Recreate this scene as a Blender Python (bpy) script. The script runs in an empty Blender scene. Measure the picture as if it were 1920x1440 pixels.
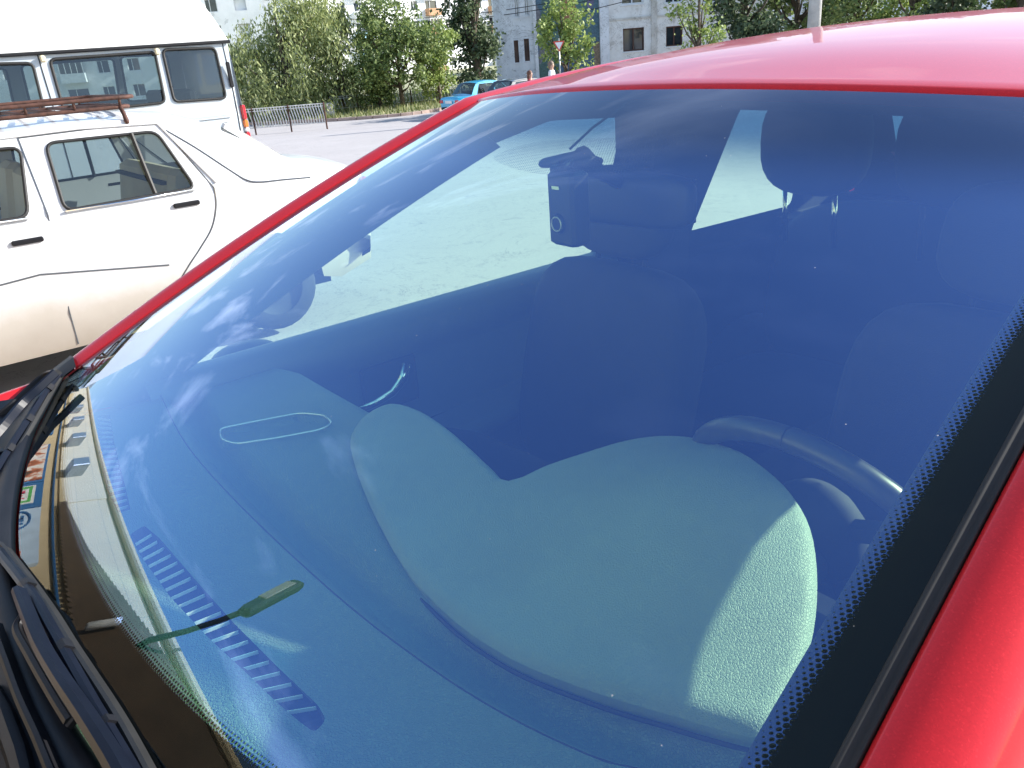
import bpy, math, random
import numpy as np
from mathutils import Vector, Matrix
from mathutils.geometry import delaunay_2d_cdt
R = math.radians
rnd = random.Random(7)
SC = bpy.context.scene
COL = SC.collection

# ------------------------------------------------------------------ camera
CAM = np.array([-0.8111, 0.2049, 1.4907]); YAW, PITCH, ROLL, FOC = 2.2099, 0.4024, -0.0795, 1477.9
Fv = np.array([math.sin(YAW)*math.cos(PITCH), math.cos(YAW)*math.cos(PITCH), -math.sin(PITCH)])
_r = np.array([math.cos(YAW), -math.sin(YAW), 0.0]); _u = np.cross(_r, Fv)
Rv = math.cos(ROLL)*_r + math.sin(ROLL)*_u
Uv = math.cos(ROLL)*_u - math.sin(ROLL)*_r
cd = bpy.data.cameras.new('camera'); cam = bpy.data.objects.new('camera', cd); COL.objects.link(cam)
cam.matrix_world = Matrix(((Rv[0], Uv[0], -Fv[0], CAM[0]), (Rv[1], Uv[1], -Fv[1], CAM[1]), (Rv[2], Uv[2], -Fv[2], CAM[2]), (0, 0, 0, 1)))
cd.sensor_fit = 'HORIZONTAL'; cd.sensor_width = 36; cd.lens = 36*FOC/1920
cd.clip_start = 0.02; cd.clip_end = 2000
SC.camera = cam

# ------------------------------------------------------------------ sky, sun, exposure
SUN_AZ, SUN_EL = R(-154), R(26)          # azimuth from +Y towards +X
w = bpy.data.worlds.new("World"); SC.world = w; w.use_nodes = True
nt = w.node_tree; nt.nodes.clear()
def wn(t, **k):
    n = nt.nodes.new(t)
    for a, b in k.items(): setattr(n, a, b)
    return n
sky = wn('ShaderNodeTexSky', sky_type='NISHITA', sun_disc=False, sun_elevation=SUN_EL, sun_rotation=SUN_AZ, air_density=1.0, dust_density=0.6, ozone_density=1.6)
tc = wn('ShaderNodeTexCoord'); sep = wn('ShaderNodeSeparateXYZ'); nt.links.new(tc.outputs['Generated'], sep.inputs[0])
mz = wn('ShaderNodeMath', operation='MAXIMUM'); nt.links.new(sep.outputs['Z'], mz.inputs[0]); mz.inputs[1].default_value = 0.06
dx = wn('ShaderNodeMath', operation='DIVIDE'); nt.links.new(sep.outputs['X'], dx.inputs[0]); nt.links.new(mz.outputs[0], dx.inputs[1])
dy = wn('ShaderNodeMath', operation='DIVIDE'); nt.links.new(sep.outputs['Y'], dy.inputs[0]); nt.links.new(mz.outputs[0], dy.inputs[1])
cmb = wn('ShaderNodeCombineXYZ'); nt.links.new(dx.outputs[0], cmb.inputs[0]); nt.links.new(dy.outputs[0], cmb.inputs[1])
mp = wn('ShaderNodeMapping'); nt.links.new(cmb.outputs[0], mp.inputs[0]); mp.inputs['Rotation'].default_value = (0, 0, R(-25)); mp.inputs['Scale'].default_value = (0.55, 1.9, 1); mp.inputs['Location'].default_value = (3.1, 1.3, 0)
n1 = wn('ShaderNodeTexNoise'); n1.inputs['Scale'].default_value = 1.1; n1.inputs['Detail'].default_value = 9; n1.inputs['Roughness'].default_value = 0.58; n1.inputs['Distortion'].default_value = 0.5
nt.links.new(mp.outputs[0], n1.inputs['Vector'])
cr = wn('ShaderNodeValToRGB'); cr.color_ramp.elements[0].position = 0.56; cr.color_ramp.elements[0].color = (0, 0, 0, 1); cr.color_ramp.elements[1].position = 0.80; cr.color_ramp.elements[1].color = (0.85, 0.85, 0.85, 1)
nt.links.new(n1.outputs['Fac'], cr.inputs[0])
hm = wn('ShaderNodeMapRange', interpolation_type='SMOOTHSTEP'); nt.links.new(sep.outputs['Z'], hm.inputs[0]); hm.inputs[1].default_value = .45; hm.inputs[2].default_value = .80; hm.inputs[3].default_value = 1; hm.inputs[4].default_value = .08
cm_ = wn('ShaderNodeMath', operation='MULTIPLY'); nt.links.new(cr.outputs[0], cm_.inputs[0]); nt.links.new(hm.outputs[0], cm_.inputs[1])
mx = wn('ShaderNodeMixRGB'); nt.links.new(cm_.outputs[0], mx.inputs[0]); nt.links.new(sky.outputs[0], mx.inputs[1]); mx.inputs[2].default_value = (8.2, 8.6, 9.2, 1)
bg = wn('ShaderNodeBackground'); bg.inputs['Strength'].default_value = 0.15; nt.links.new(mx.outputs[0], bg.inputs[0])
wo = wn('ShaderNodeOutputWorld'); nt.links.new(bg.outputs[0], wo.inputs[0])
sl = bpy.data.lights.new('sun', 'SUN'); sl.energy = 5.0; sl.angle = R(0.5); sl.color = (1.0, 0.965, 0.90)
so = bpy.data.objects.new('sun', sl); COL.objects.link(so)
sd = Vector((math.sin(SUN_AZ)*math.cos(SUN_EL), math.cos(SUN_AZ)*math.cos(SUN_EL), math.sin(SUN_EL)))
so.rotation_euler = (-sd).to_track_quat('-Z', 'Y').to_euler()
SC.view_settings.view_transform = 'Standard'; SC.view_settings.look = 'None'; SC.view_settings.gamma = 1
SC.view_settings.exposure = 1.1
SC.render.engine = 'CYCLES'
SC.cycles.max_bounces = 10; SC.cycles.transparent_max_bounces = 24; SC.cycles.caustics_reflective = False

# ------------------------------------------------------------------ helpers: rays of known pixels met with real planes
def ray(px, py): return Fv + Rv*(px-960)/FOC - Uv*(py-720)/FOC
def hz(px, py, z): d = ray(px, py); t = (z-CAM[2])/d[2]; return CAM+t*d
def hx(px, py, X): d = ray(px, py); t = (X-CAM[0])/d[0]; return CAM+t*d
def at(px, py, D): return CAM + D*ray(px, py)            # D metres along the view axis
def gz(x, y):
    s = min(max(.8*x-.6*y, 0), 36)
    return -.033*s
GF = np.array([math.sin(YAW), math.cos(YAW)]); GR = np.array([math.cos(YAW), -math.sin(YAW)])
def gat(px, D):                                          # ground point under pixel column px near the horizon, D metres away
    p = at(px, 720-(math.tan(PITCH))*FOC*0.98, D/math.cos(PITCH)); q = p[:2]-CAM[:2]; q = q/np.hypot(*q)*D
    x, y = CAM[0]+q[0], CAM[1]+q[1]; return np.array([x, y, gz(x, y)])

def tag(o, label=None, cat=None, group=None, kind=None):
    if label: o['label'] = label
    if cat: o['category'] = cat
    if group: o['group'] = group
    if kind: o['kind'] = kind
    return o
WL = {}
def empty(name, loc=(0, 0, 0), rz=0):
    o = bpy.data.objects.new(name, None); COL.objects.link(o); o.location = loc; o.rotation_euler = (0, 0, rz); o.empty_display_size = .1
    return o
def mesh(name, verts, faces, mat, parent=None, smooth=False, uv=None, off=(0, 0, 0), mats=None, fmi=None, attrs=None):
    me = bpy.data.meshes.new(name)
    off = np.array(off, float)
    me.from_pydata([tuple(np.array(v, float)-off) for v in verts], [], [tuple(int(i) for i in f) for f in faces])
    if mats:
        for m in mats: me.materials.append(m)
        if fmi is not None: me.polygons.foreach_set('material_index', list(fmi))
    else: me.materials.append(mat)
    if smooth: me.polygons.foreach_set('use_smooth', [True]*len(me.polygons))
    if uv is not None:
        l = me.uv_layers.new(name='UVMap'); vi = np.zeros(len(me.loops), int); me.loops.foreach_get('vertex_index', vi)
        l.data.foreach_set('uv', np.array(uv, float)[vi].ravel())
    if attrs:
        for k, a in attrs.items():
            t = me.attributes.new(k, 'FLOAT', 'POINT'); t.data.foreach_set('value', list(a))
    me.update(); me.validate()
    o = bpy.data.objects.new(name, me); COL.objects.link(o)
    if parent: o.parent = parent
    return o
class MB:
    def __init__(s): s.v = []; s.f = []
    def add(s, v, f):
        b = len(s.v); s.v += [tuple(map(float, q)) for q in v]; s.f += [tuple(i+b for i in q) for q in f]; return s
    def box(s, c, d, M=None, bev=0):
        x, y, z = d[0]/2, d[1]/2, d[2]/2
        if bev:
            b = min(bev, x*.9, y*.9, z*.9); pts = []; ring = []
            for zz, k in ((-z, 1), (-z+b, 0), (z-b, 0), (z, 1)):
                xx, yy = x-(b if k else 0), y-(b if k else 0)
                q = b*.9
                ring.append([(xx-q, -yy, zz), (xx, -yy+q, zz), (xx, yy-q, zz), (xx-q, yy, zz), (-xx+q, yy, zz), (-xx, yy-q, zz), (-xx, -yy+q, zz), (-xx+q, -yy, zz)])
            v = sum(ring, []); f = [tuple(range(7, -1, -1)), tuple(range(24, 32))]
            for k in range(3):
                for i in range(8): f.append((k*8+i, k*8+(i+1) % 8, k*8+8+(i+1) % 8, k*8+8+i))
        else:
            v = [(-x, -y, -z), (x, -y, -z), (x, y, -z), (-x, y, -z), (-x, -y, z), (x, -y, z), (x, y, z), (-x, y, z)]
            f = [(3, 2, 1, 0), (4, 5, 6, 7), (0, 1, 5, 4), (1, 2, 6, 5), (2, 3, 7, 6), (3, 0, 4, 7)]
        v = [Vector(q) for q in v]
        if M is not None: v = [M @ q for q in v]
        return s.add([q+Vector(c) for q in v], f)
    def tube(s, pts, r, n=8, cap=True, flat=None):
        pts = [Vector(tuple(map(float, p))) for p in pts]; N = len(pts)
        rr = r if isinstance(r, (list, tuple)) else [r]*N
        up = None; v = []
        for i, p in enumerate(pts):
            t = (pts[min(i+1, N-1)]-pts[max(i-1, 0)]).normalized()
            if up is None:
                a = Vector((0, 0, 1)) if abs(t.z) < .9 else Vector((1, 0, 0)); up = (a-t*a.dot(t)).normalized()
            else: up = (up-t*up.dot(t)).normalized()
            sd_ = t.cross(up)
            for k in range(n):
                a = 2*math.pi*k/n
                fl = flat if flat else (1, 1)
                v.append(p+up*math.cos(a)*rr[i]*fl[0]+sd_*math.sin(a)*rr[i]*fl[1])
        f = []
        for i in range(N-1):
            for k in range(n): f.append((i*n+k, i*n+(k+1) % n, (i+1)*n+(k+1) % n, (i+1)*n+k))
        if cap: f.append(tuple(range(n-1, -1, -1))); f.append(tuple((N-1)*n+k for k in range(n)))
        return s.add(v, f)
    def prism(s, poly, fn0, fn1):                 # poly of 2D points, two maps to 3D
        n = len(poly); v = [fn0(*p) for p in poly]+[fn1(*p) for p in poly]
        f = [tuple(range(n)), tuple(range(2*n-1, n-1, -1))]+[(i, i+n, (i+1) % n+n, (i+1) % n) for i in range(n)]
        return s.add(v, f)
    def ball(s, c, r, nu=14, nv=9):
        r = r if isinstance(r, (tuple, list)) else (r, r, r)
        v = []; f = []
        for j in range(nv+1):
            th = math.pi*j/nv
            for i in range(nu):
                a = 2*math.pi*i/nu; v.append((c[0]+r[0]*math.sin(th)*math.cos(a), c[1]+r[1]*math.sin(th)*math.sin(a), c[2]+r[2]*math.cos(th)))
        for j in range(nv):
            for i in range(nu): f.append((j*nu+i, (j+1)*nu+i, (j+1)*nu+(i+1) % nu, j*nu+(i+1) % nu))
        return s.add(v, f)
    def grid(s, P):
        n, m = len(P), len(P[0]); v = [q for row in P for q in row]
        return s.add(v, [(i*m+j, i*m+j+1, (i+1)*m+j+1, (i+1)*m+j) for i in range(n-1) for j in range(m-1)])
    def build(s, name, mat, parent=None, smooth=False, off=(0, 0, 0), angle=None):
        o = mesh(name, s.v, s.f, mat, parent, smooth or angle is not None, off=off)
        if angle is not None: o.data.set_sharp_from_angle(angle=R(angle))
        return o
def inside(p, poly):
    x, y = p; c = False; n = len(poly)
    for i in range(n):
        x1, y1 = poly[i][:2]; x2, y2 = poly[i-1][:2]
        if (y1 > y) != (y2 > y) and x < (x2-x1)*(y-y1)/(y2-y1)+x1: c = not c
    return c
def inside_np(P, poly):
    c = np.zeros(len(P), bool); n = len(poly)
    for i in range(n):
        x1, y1 = poly[i][:2]; x2, y2 = poly[i-1][:2]
        if y1 == y2: continue
        m = ((y1 > P[:, 1]) != (y2 > P[:, 1])) & (P[:, 0] < (x2-x1)*(P[:, 1]-y1)/(y2-y1)+x1); c ^= m
    return c
def segdist_np(P, poly, closed=True):
    poly = np.array(poly, float)[:, :2]; n = len(poly); best = np.full(len(P), 1e9)
    for i in range(n if closed else n-1):
        a = poly[i]; b = poly[(i+1) % n]; d = b-a; L = d@d
        if L < 1e-14: continue
        t = np.clip(((P-a)@d)/L, 0, 1); q = a+t[:, None]*d
        best = np.minimum(best, np.hypot(*(P-q).T))
    return best
def smoothpoly(pts, n=6, closed=True):            # Catmull-Rom
    P = [np.array(p, float) for p in pts]; N = len(P); out = []
    rng = range(N) if closed else range(N-1)
    for i in rng:
        if closed: p0, p1, p2, p3 = P[i-1], P[i], P[(i+1) % N], P[(i+2) % N]
        else: p0, p1, p2, p3 = P[max(i-1, 0)], P[i], P[i+1], P[min(i+2, N-1)]
        for k in range(n):
            t = k/n; out.append(.5*((2*p1)+(-p0+p2)*t+(2*p0-5*p1+4*p2-p3)*t*t+(-p0+3*p1-3*p2+p3)*t**3))
    if not closed: out.append(P[-1])
    return out
def rrect(x0, y0, x1, y1, r, n=4):
    out = []
    for cx, cy, a0 in ((x1-r, y1-r, 0), (x0+r, y1-r, 90), (x0+r, y0+r, 180), (x1-r, y0+r, 270)):
        for k in range(n+1):
            a = R(a0+90*k/n); out.append((cx+r*math.cos(a), cy+r*math.sin(a)))
    return out
def roundpoly(pts, r, n=4):                       # fillet each corner
    P = [np.array(p, float)[:2] for p in pts]; out = []
    for i in range(len(P)):
        a, b, c_ = P[i-1], P[i], P[(i+1) % len(P)]
        u = a-b; v = c_-b; rr = min(r, .45*np.hypot(*u), .45*np.hypot(*v)); u = u/np.hypot(*u)*rr; v = v/np.hypot(*v)*rr
        for k in range(n+1):
            t = k/n; out.append(tuple((1-t)**2*(b+u)+2*t*(1-t)*b+t*t*(b+v)))
    return out
def region(outer, holes, step, extra=()):
    """fine triangle net of a 2D region with holes; extra = further polylines that must be edges"""
    coords = []; faces = []; edges = []
    def addloop(l):
        b = len(coords)
        for p in l: coords.append(Vector((float(p[0]), float(p[1]))))
        return list(range(b, b+len(l)))
    fo = addloop(outer); faces.append(fo)
    hl = [addloop(h) for h in holes]
    for h in hl: edges += [(h[i-1], h[i]) for i in range(len(h))]
    for e, closed in extra:
        l = addloop(e); edges += [(l[i], l[i+1]) for i in range(len(l)-1)]
        if closed: edges.append((l[-1], l[0]))
    o = np.array([p[:2] for p in outer], float); x0, y0 = o.min(0); x1, y1 = o.max(0)
    G = []
    ny = int((y1-y0)/(step*.866))+2
    for j in range(ny):
        for i in range(int((x1-x0)/step)+2): G.append((x0+(i+(.5 if j % 2 else 0))*step, y0+j*step*.866))
    G = np.array(G); m = inside_np(G, o) & (segdist_np(G, o) > step*.45)
    for h in holes: m &= (~inside_np(G, h)) & (segdist_np(G, h) > step*.45)
    for e, closed in extra: m &= segdist_np(G, e, closed) > step*.4
    for p in G[m]: coords.append(Vector((float(p[0]), float(p[1]))))
    v, _, f, *_r2 = delaunay_2d_cdt(coords, edges, faces, 1, 1e-7)
    V = np.array([(q.x, q.y) for q in v]); T = np.array([t for t in f if len(t) == 3])
    C = V[T].mean(1); keep = np.ones(len(T), bool)
    for h in holes: keep &= ~inside_np(C, h)
    return V, T[keep]
def panel(name, outer, holes, step, fn, mat, parent=None, thick=0, smooth=True, off=(0, 0, 0), flip=False, extra=()):
    V, T = region(outer, holes, step, extra)
    vv = [fn(a, b) for a, b in V]; tt = [tuple(t[::-1]) if flip else tuple(t) for t in T]
    o = mesh(name, vv, tt, mat, parent, smooth, off=off)
    if thick:
        md = o.modifiers.new('t', 'SOLIDIFY'); md.thickness = thick; md.offset = -1
    return o
def sstep(a, b, x):
    t = np.clip((x-a)/(b-a), 0, 1); return t*t*(3-2*t)

# ------------------------------------------------------------------ materials
MATS = {}
class NM:
    def __init__(s, name):
        s.m = bpy.data.materials.new(name); s.m.use_nodes = True; s.t = s.m.node_tree; s.t.nodes.clear()
        s.out = s.n('ShaderNodeOutputMaterial'); MATS[name] = s.m
    def n(s, t, **k):
        q = s.t.nodes.new(t)
        for a, b in k.items():
            if a in q.inputs and not hasattr(q, a): q.inputs[a].default_value = b
            else: setattr(q, a, b)
        return q
    def l(s, a, b): s.t.links.new(a, b)
    def math(s, op, a, b=None, clamp=False):
        q = s.n('ShaderNodeMath', operation=op); q.use_clamp = clamp
        for i, v in enumerate((a, b)):
            if v is None: continue
            if isinstance(v, (int, float)): q.inputs[i].default_value = v
            else: s.l(v, q.inputs[i])
        return q.outputs[0]
    def noise(s, scale, detail=4, rough=.55, vec=None, dist=0):
        q = s.n('ShaderNodeTexNoise'); q.inputs['Scale'].default_value = scale; q.inputs['Detail'].default_value = detail; q.inputs['Roughness'].default_value = rough; q.inputs['Distortion'].default_value = dist
        if vec is None: vec = s.n('ShaderNodeTexCoord').outputs['Object']
        s.l(vec, q.inputs['Vector']); return q
    def ramp(s, fac, stops):
        q = s.n('ShaderNodeValToRGB'); e = q.color_ramp.elements
        while len(e) < len(stops): e.new(.5)
        for i, (p, c) in enumerate(stops): e[i].position = p; e[i].color = (*c, 1) if len(c) == 3 else c
        s.l(fac, q.inputs[0]); return q.outputs[0]
    def schlick(s):
        lw = s.n('ShaderNodeLayerWeight'); lw.inputs[0].default_value = .5
        return s.math('ADD', .043, s.math('MULTIPLY', .957, s.math('POWER', lw.outputs['Facing'], 5.0)))
    def bump(s, h, strength=.3, dist=.002):
        q = s.n('ShaderNodeBump'); q.inputs['Strength'].default_value = strength; q.inputs['Distance'].default_value = dist; s.l(h, q.inputs['Height']); return q.outputs[0]
def pbr(name, col, rough=.5, metal=0, spec=.5, coat=0, var=.12, vscale=3, bump=0, bscale=60, bdist=.002, dirt=None, em=None):
    M = NM(name); p = M.n('ShaderNodeBsdfPrincipled'); M.l(p.outputs[0], M.out.inputs[0])
    p.inputs['Roughness'].default_value = rough; p.inputs['Metallic'].default_value = metal; p.inputs['Specular IOR Level'].default_value = spec
    p.inputs['Coat Weight'].default_value = coat; p.inputs['Coat Roughness'].default_value = .02
    nz = M.noise(vscale, 6, .6)
    a = tuple(max(0, c*(1-var)) for c in col); b = tuple(c*(1+var) for c in col)
    M.l(M.ramp(nz.outputs['Fac'], [(.3, a), (.7, b)]), p.inputs['Base Color'])
    if bump: M.l(M.bump(M.noise(bscale, 4).outputs['Fac'], bump, bdist), p.inputs['Normal'])
    M.p = p; M.m['_'] = 1
    return M.m
def flake_paint(name, col, rough=.35, coat=.6):
    M = NM(name); p = M.n('ShaderNodeBsdfPrincipled'); M.l(p.outputs[0], M.out.inputs[0])
    p.inputs['Roughness'].default_value = rough; p.inputs['Metallic'].default_value = .2; p.inputs['Specular IOR Level'].default_value = .15
    p.inputs['Coat Weight'].default_value = coat; p.inputs['Coat Roughness'].default_value = .015; p.inputs['Coat IOR'].default_value = 1.36
    v = M.n('ShaderNodeTexVoronoi'); v.inputs['Scale'].default_value = 900; M.l(M.n('ShaderNodeTexCoord').outputs['Object'], v.inputs['Vector'])
    sp = M.n('ShaderNodeSeparateColor'); M.l(v.outputs['Color'], sp.inputs[0])
    M.l(M.ramp(sp.outputs[0], [(0, tuple(c*.9 for c in col)), (.9, col), (1, tuple(min(1, c*1.08+.004) for c in col))]), p.inputs['Base Color'])
    M.l(M.bump(sp.outputs[1], .04, .001), p.inputs['Normal'])
    return M.m
def vinyl(name, col, scale=230, b=.55, rough=.5, dist=.0009):
    M = NM(name); p = M.n('ShaderNodeBsdfPrincipled'); M.l(p.outputs[0], M.out.inputs[0]); p.inputs['Roughness'].default_value = rough
    tcn = M.n('ShaderNodeTexCoord').outputs['Object']
    v = M.n('ShaderNodeTexVoronoi', feature='DISTANCE_TO_EDGE'); v.inputs['Scale'].default_value = scale
    nz = M.noise(scale*.35, 3, vec=tcn)
    mixv = M.n('ShaderNodeMixRGB'); mixv.inputs[0].default_value = .004; M.l(tcn, mixv.inputs[1]); M.l(nz.outputs['Color'], mixv.inputs[2]); M.l(mixv.outputs[0], v.inputs['Vector'])
    h = M.math('MINIMUM', v.outputs['Distance'], .16); M.l(M.bump(h, b, dist*6), p.inputs['Normal'])
    big = M.noise(6, 5, .6, vec=tcn)
    M.l(M.ramp(big.outputs['Fac'], [(.3, tuple(c*.92 for c in col)), (.75, tuple(c*1.1 for c in col))]), p.inputs['Base Color'])
    return M.m
def glass(name, tint, refl=1.0, rough=0.0, base=0.0, refltint=(1, 1, 1)):
    M = NM(name); tr = M.n('ShaderNodeBsdfTransparent'); tr.inputs[0].default_value = (*tint, 1)
    gl = M.n('ShaderNodeBsdfGlossy'); gl.inputs['Roughness'].default_value = rough; gl.inputs['Color'].default_value = (*refltint, 1)
    fr = M.schlick()
    k = M.math('ADD', M.math('MULTIPLY', fr, refl), base, clamp=True)
    mxs = M.n('ShaderNodeMixShader'); M.l(k, mxs.inputs[0]); M.l(tr.outputs[0], mxs.inputs[1]); M.l(gl.outputs[0], mxs.inputs[2]); M.l(mxs.outputs[0], M.out.inputs[0])
    return M.m

m_red = flake_paint('red_paint', (.58, .022, .03))
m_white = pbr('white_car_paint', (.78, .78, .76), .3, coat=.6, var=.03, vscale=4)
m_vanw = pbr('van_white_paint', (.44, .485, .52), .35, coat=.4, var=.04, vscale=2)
m_blue = pbr('sky_blue_paint', (.03, .38, .62), .3, coat=.8, var=.04)
m_grey = pbr('dark_grey_paint', (.07, .08, .09), .3, coat=.8, var=.04)
m_black = pbr('black_plastic', (.008, .008, .010), .5, spec=.3, var=.3, vscale=20, bump=.12, bscale=300, bdist=.0005)
m_gloss = pbr('black_satin', (.006, .008, .015), .3, spec=.16, var=.2, vscale=20)
m_rub = pbr('black_rubber', (.012, .012, .012), .6, var=.3, vscale=30)
m_chrome = pbr('chrome', (.75, .77, .78), .12, metal=1, var=.05)
m_steel = pbr('worn_steel', (.35, .35, .34), .4, metal=.8, var=.2, vscale=15)
m_vinyl = vinyl('dash_vinyl', (.15, .225, .185), 340, b=1.0)
m_door = vinyl('door_vinyl', (.11, .13, .13), 300, .3, .45)
m_dark = pbr('dark_interior', (.02, .02, .022), .8, var=.3, vscale=8)
m_seat = pbr('seat_fabric', (.014, .014, .016), .85, var=.25, vscale=10, bump=.3, bscale=400, bdist=.001)
m_slat = pbr('vent_slat', (.75, .8, .8), .4, var=.1)
m_cream = pbr('cream_plastic', (.62, .54, .36), .6, var=.1)
m_rust = pbr('rusty_metal', (.075, .032, .022), .75, metal=.2, var=.5, vscale=30, bump=.4, bscale=120)
m_tl = pbr('red_lens', (.5, .01, .02), .15, coat=1, var=.05); m_or = pbr('orange_lens', (.8, .18, .02), .15, coat=1, var=.05); m_wl = pbr('clear_lens', (.75, .75, .75), .15, coat=1, var=.05)
m_tyre = pbr('tyre_rubber', (.02, .02, .02), .8, var=.3, vscale=20); m_rim = pbr('wheel_rim', (.05, .05, .05), .85, spec=.1)
m_wood = pbr('brown_frame', (.08, .035, .025), .6, var=.3)
m_gside = glass('side_glass', (.80, .88, .80), 1.0)
m_gvan = glass('vehicle_glass', (.55, .62, .62), 1.0, base=.03)
m_skin = pbr('skin', (.45, .27, .2), .5, var=.08); m_hair = pbr('brown_hair', (.12, .05, .03), .6, var=.3, vscale=40); m_hair2 = pbr('short_hair', (.16, .11, .08), .6)
m_shirt = pbr('white_cloth', (.7, .7, .7), .9); m_cloth = pbr('dark_cloth', (.05, .06, .1), .9); m_cloth2 = pbr('red_cloth', (.3, .05, .05), .9)
# ------------------------------------------------------------------ the windshield surface
WB, WT, YB, YT, ZB, ZT, BB, BT, CR = 0.6745, 0.5922, 0.217, -0.6883, 0.9927, 1.4216, 0.1524, 0.1097, 0.0198
def ws(u, v, e=0.0):
    wv = WB+(WT-WB)*v; y = YB+(YT-YB)*v-(BB+(BT-BB)*v)*u*u; z = ZB+(ZT-ZB)*v+CR*4*v*(1-v)+(0.03-0.06*v)*u*u
    p = np.array([wv*u, y, z])
    if e:
        a = ws(u+1e-3, v)-ws(u-1e-3, v); b = ws(u, v+1e-3)-ws(u, v-1e-3); n = np.cross(b, a); n /= -np.linalg.norm(n); n = n if n[2] > 0 else -n; p = p+n*e
    return p
CARO = np.array([0, -1.0, 0.0])
car = empty('red_car', CARO)
tag(car, 'red hatchback seen close up through its wide blue tinted windshield', 'car')
def C(name, mb, mat, parent=car, smooth=False, angle=None): return mb.build(name, mat, parent, smooth, off=CARO, angle=angle)
def Cm(name, v, f, mat, parent=car, **k): return mesh(name, v, f, mat, parent, off=CARO, **k)

S_DOT = .0042
def dot_mask(M):
    """1 where the printed black border is: solid outside, shrinking dots inside; needs point attributes edge, mx, my"""
    A = {k: M.n('ShaderNodeAttribute', attribute_name=k).outputs['Fac'] for k in ('edge', 'mx', 'my')}
    ds = []
    for sh in (0.0, .5):
        fx = M.math('SUBTRACT', M.math('FRACT', M.math('ADD', M.math('DIVIDE', A['mx'], S_DOT), sh+500)), .5)
        fy = M.math('MULTIPLY', M.math('SUBTRACT', M.math('FRACT', M.math('ADD', M.math('DIVIDE', A['my'], S_DOT*1.732), sh+500)), .5), 1.732)
        ds.append(M.math('SQRT', M.math('ADD', M.math('MULTIPLY', fx, fx), M.math('MULTIPLY', fy, fy))))
    r = M.math('ADD', .60, M.math('MULTIPLY', A['edge'], 38.0))
    return M.math('GREATER_THAN', r, M.math('MINIMUM', ds[0], ds[1]))
def windshield_mat():
    M = NM('tinted_windshield')
    uvn = M.n('ShaderNodeUVMap').outputs[0]; sp = M.n('ShaderNodeSeparateXYZ'); M.l(uvn, sp.inputs[0])
    band = M.n('ShaderNodeMapRange', interpolation_type='SMOOTHSTEP'); M.l(sp.outputs[1], band.inputs[0]); band.inputs[1].default_value = .76; band.inputs[2].default_value = .90
    tint = M.n('ShaderNodeMixRGB'); M.l(band.outputs[0], tint.inputs[0]); tint.inputs[1].default_value = (.72, .94, .68, 1); tint.inputs[2].default_value = (.06, .17, .28, 1)
    tr = M.n('ShaderNodeBsdfTransparent'); M.l(tint.outputs[0], tr.inputs[0])
    core = M.math('SUBTRACT', 1.0, dot_mask(M))           # the coating lies behind the printed border
    kc = M.math('MULTIPLY', M.math('SUBTRACT', 1.0, M.math('MULTIPLY', band.outputs[0], .55)), core)
    vc = M.n('ShaderNodeVectorMath', operation='SCALE'); vc.inputs[0].default_value = (.098, .172, .365); M.l(kc, vc.inputs['Scale'])
    vio = M.n('ShaderNodeBsdfGlossy'); vio.inputs['Roughness'].default_value = .0; M.l(vc.outputs[0], vio.inputs['Color'])
    a = M.n('ShaderNodeAddShader'); M.l(tr.outputs[0], a.inputs[0]); M.l(vio.outputs[0], a.inputs[1])
    gl = M.n('ShaderNodeBsdfGlossy'); gl.inputs['Roughness'].default_value = 0; gl.inputs['Color'].default_value = (.95, .97, .92, 1)
    fr = M.schlick()
    b = M.n('ShaderNodeMixShader'); M.l(M.math('MULTIPLY', fr, .88, clamp=True), b.inputs[0]); M.l(a.outputs[0], b.inputs[1]); M.l(gl.outputs[0], b.inputs[2])
    # fine dust: few pale specks
    v = M.n('ShaderNodeTexVoronoi'); v.inputs['Scale'].default_value = 42; M.l(M.n('ShaderNodeTexCoord').outputs['Object'], v.inputs['Vector'])
    nz = M.noise(5, 3)
    fac = M.math('MULTIPLY', M.math('LESS_THAN', v.outputs['Distance'], .03), M.math('GREATER_THAN', nz.outputs['Fac'], .5))
    film = M.math('MULTIPLY', M.noise(3.5, 7, .65).outputs['Fac'], .003)
    fac2 = M.math('ADD', M.math('MULTIPLY', fac, .45), film, clamp=True)
    df = M.n('ShaderNodeBsdfDiffuse'); df.inputs[0].default_value = (.7, .7, .68, 1)
    d = M.n('ShaderNodeMixShader'); M.l(fac2, d.inputs[0]); M.l(b.outputs[0], d.inputs[1]); M.l(df.outputs[0], d.inputs[2])
    M.l(d.outputs[0], M.out.inputs[0]); return M.m
def frit_mat():
    M = NM('frit_dots'); solid = dot_mask(M)
    p = M.n('ShaderNodeBsdfPrincipled'); p.inputs['Base Color'].default_value = (.004, .005, .008, 1); p.inputs['Roughness'].default_value = .5; p.inputs['Specular IOR Level'].default_value = 0
    tr = M.n('ShaderNodeBsdfTransparent'); mxx = M.n('ShaderNodeMixShader'); M.l(solid, mxx.inputs[0]); M.l(tr.outputs[0], mxx.inputs[1]); M.l(p.outputs[0], mxx.inputs[2])
    M.l(mxx.outputs[0], M.out.inputs[0]); return M.m
NU, NV = 100, 90
def fe(u, v, W=None): return float(max((abs(u)-.957)*(WB+(WT-WB)*v), (.062-.012*u*u-v)))
us = np.linspace(-1, 1, NU+1); vs = np.linspace(0, 1, NV+1)
V = [ws(u, v) for v in vs for u in us]; Fq = [(j*(NU+1)+i, j*(NU+1)+i+1, (j+1)*(NU+1)+i+1, (j+1)*(NU+1)+i) for j in range(NV) for i in range(NU)]
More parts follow.
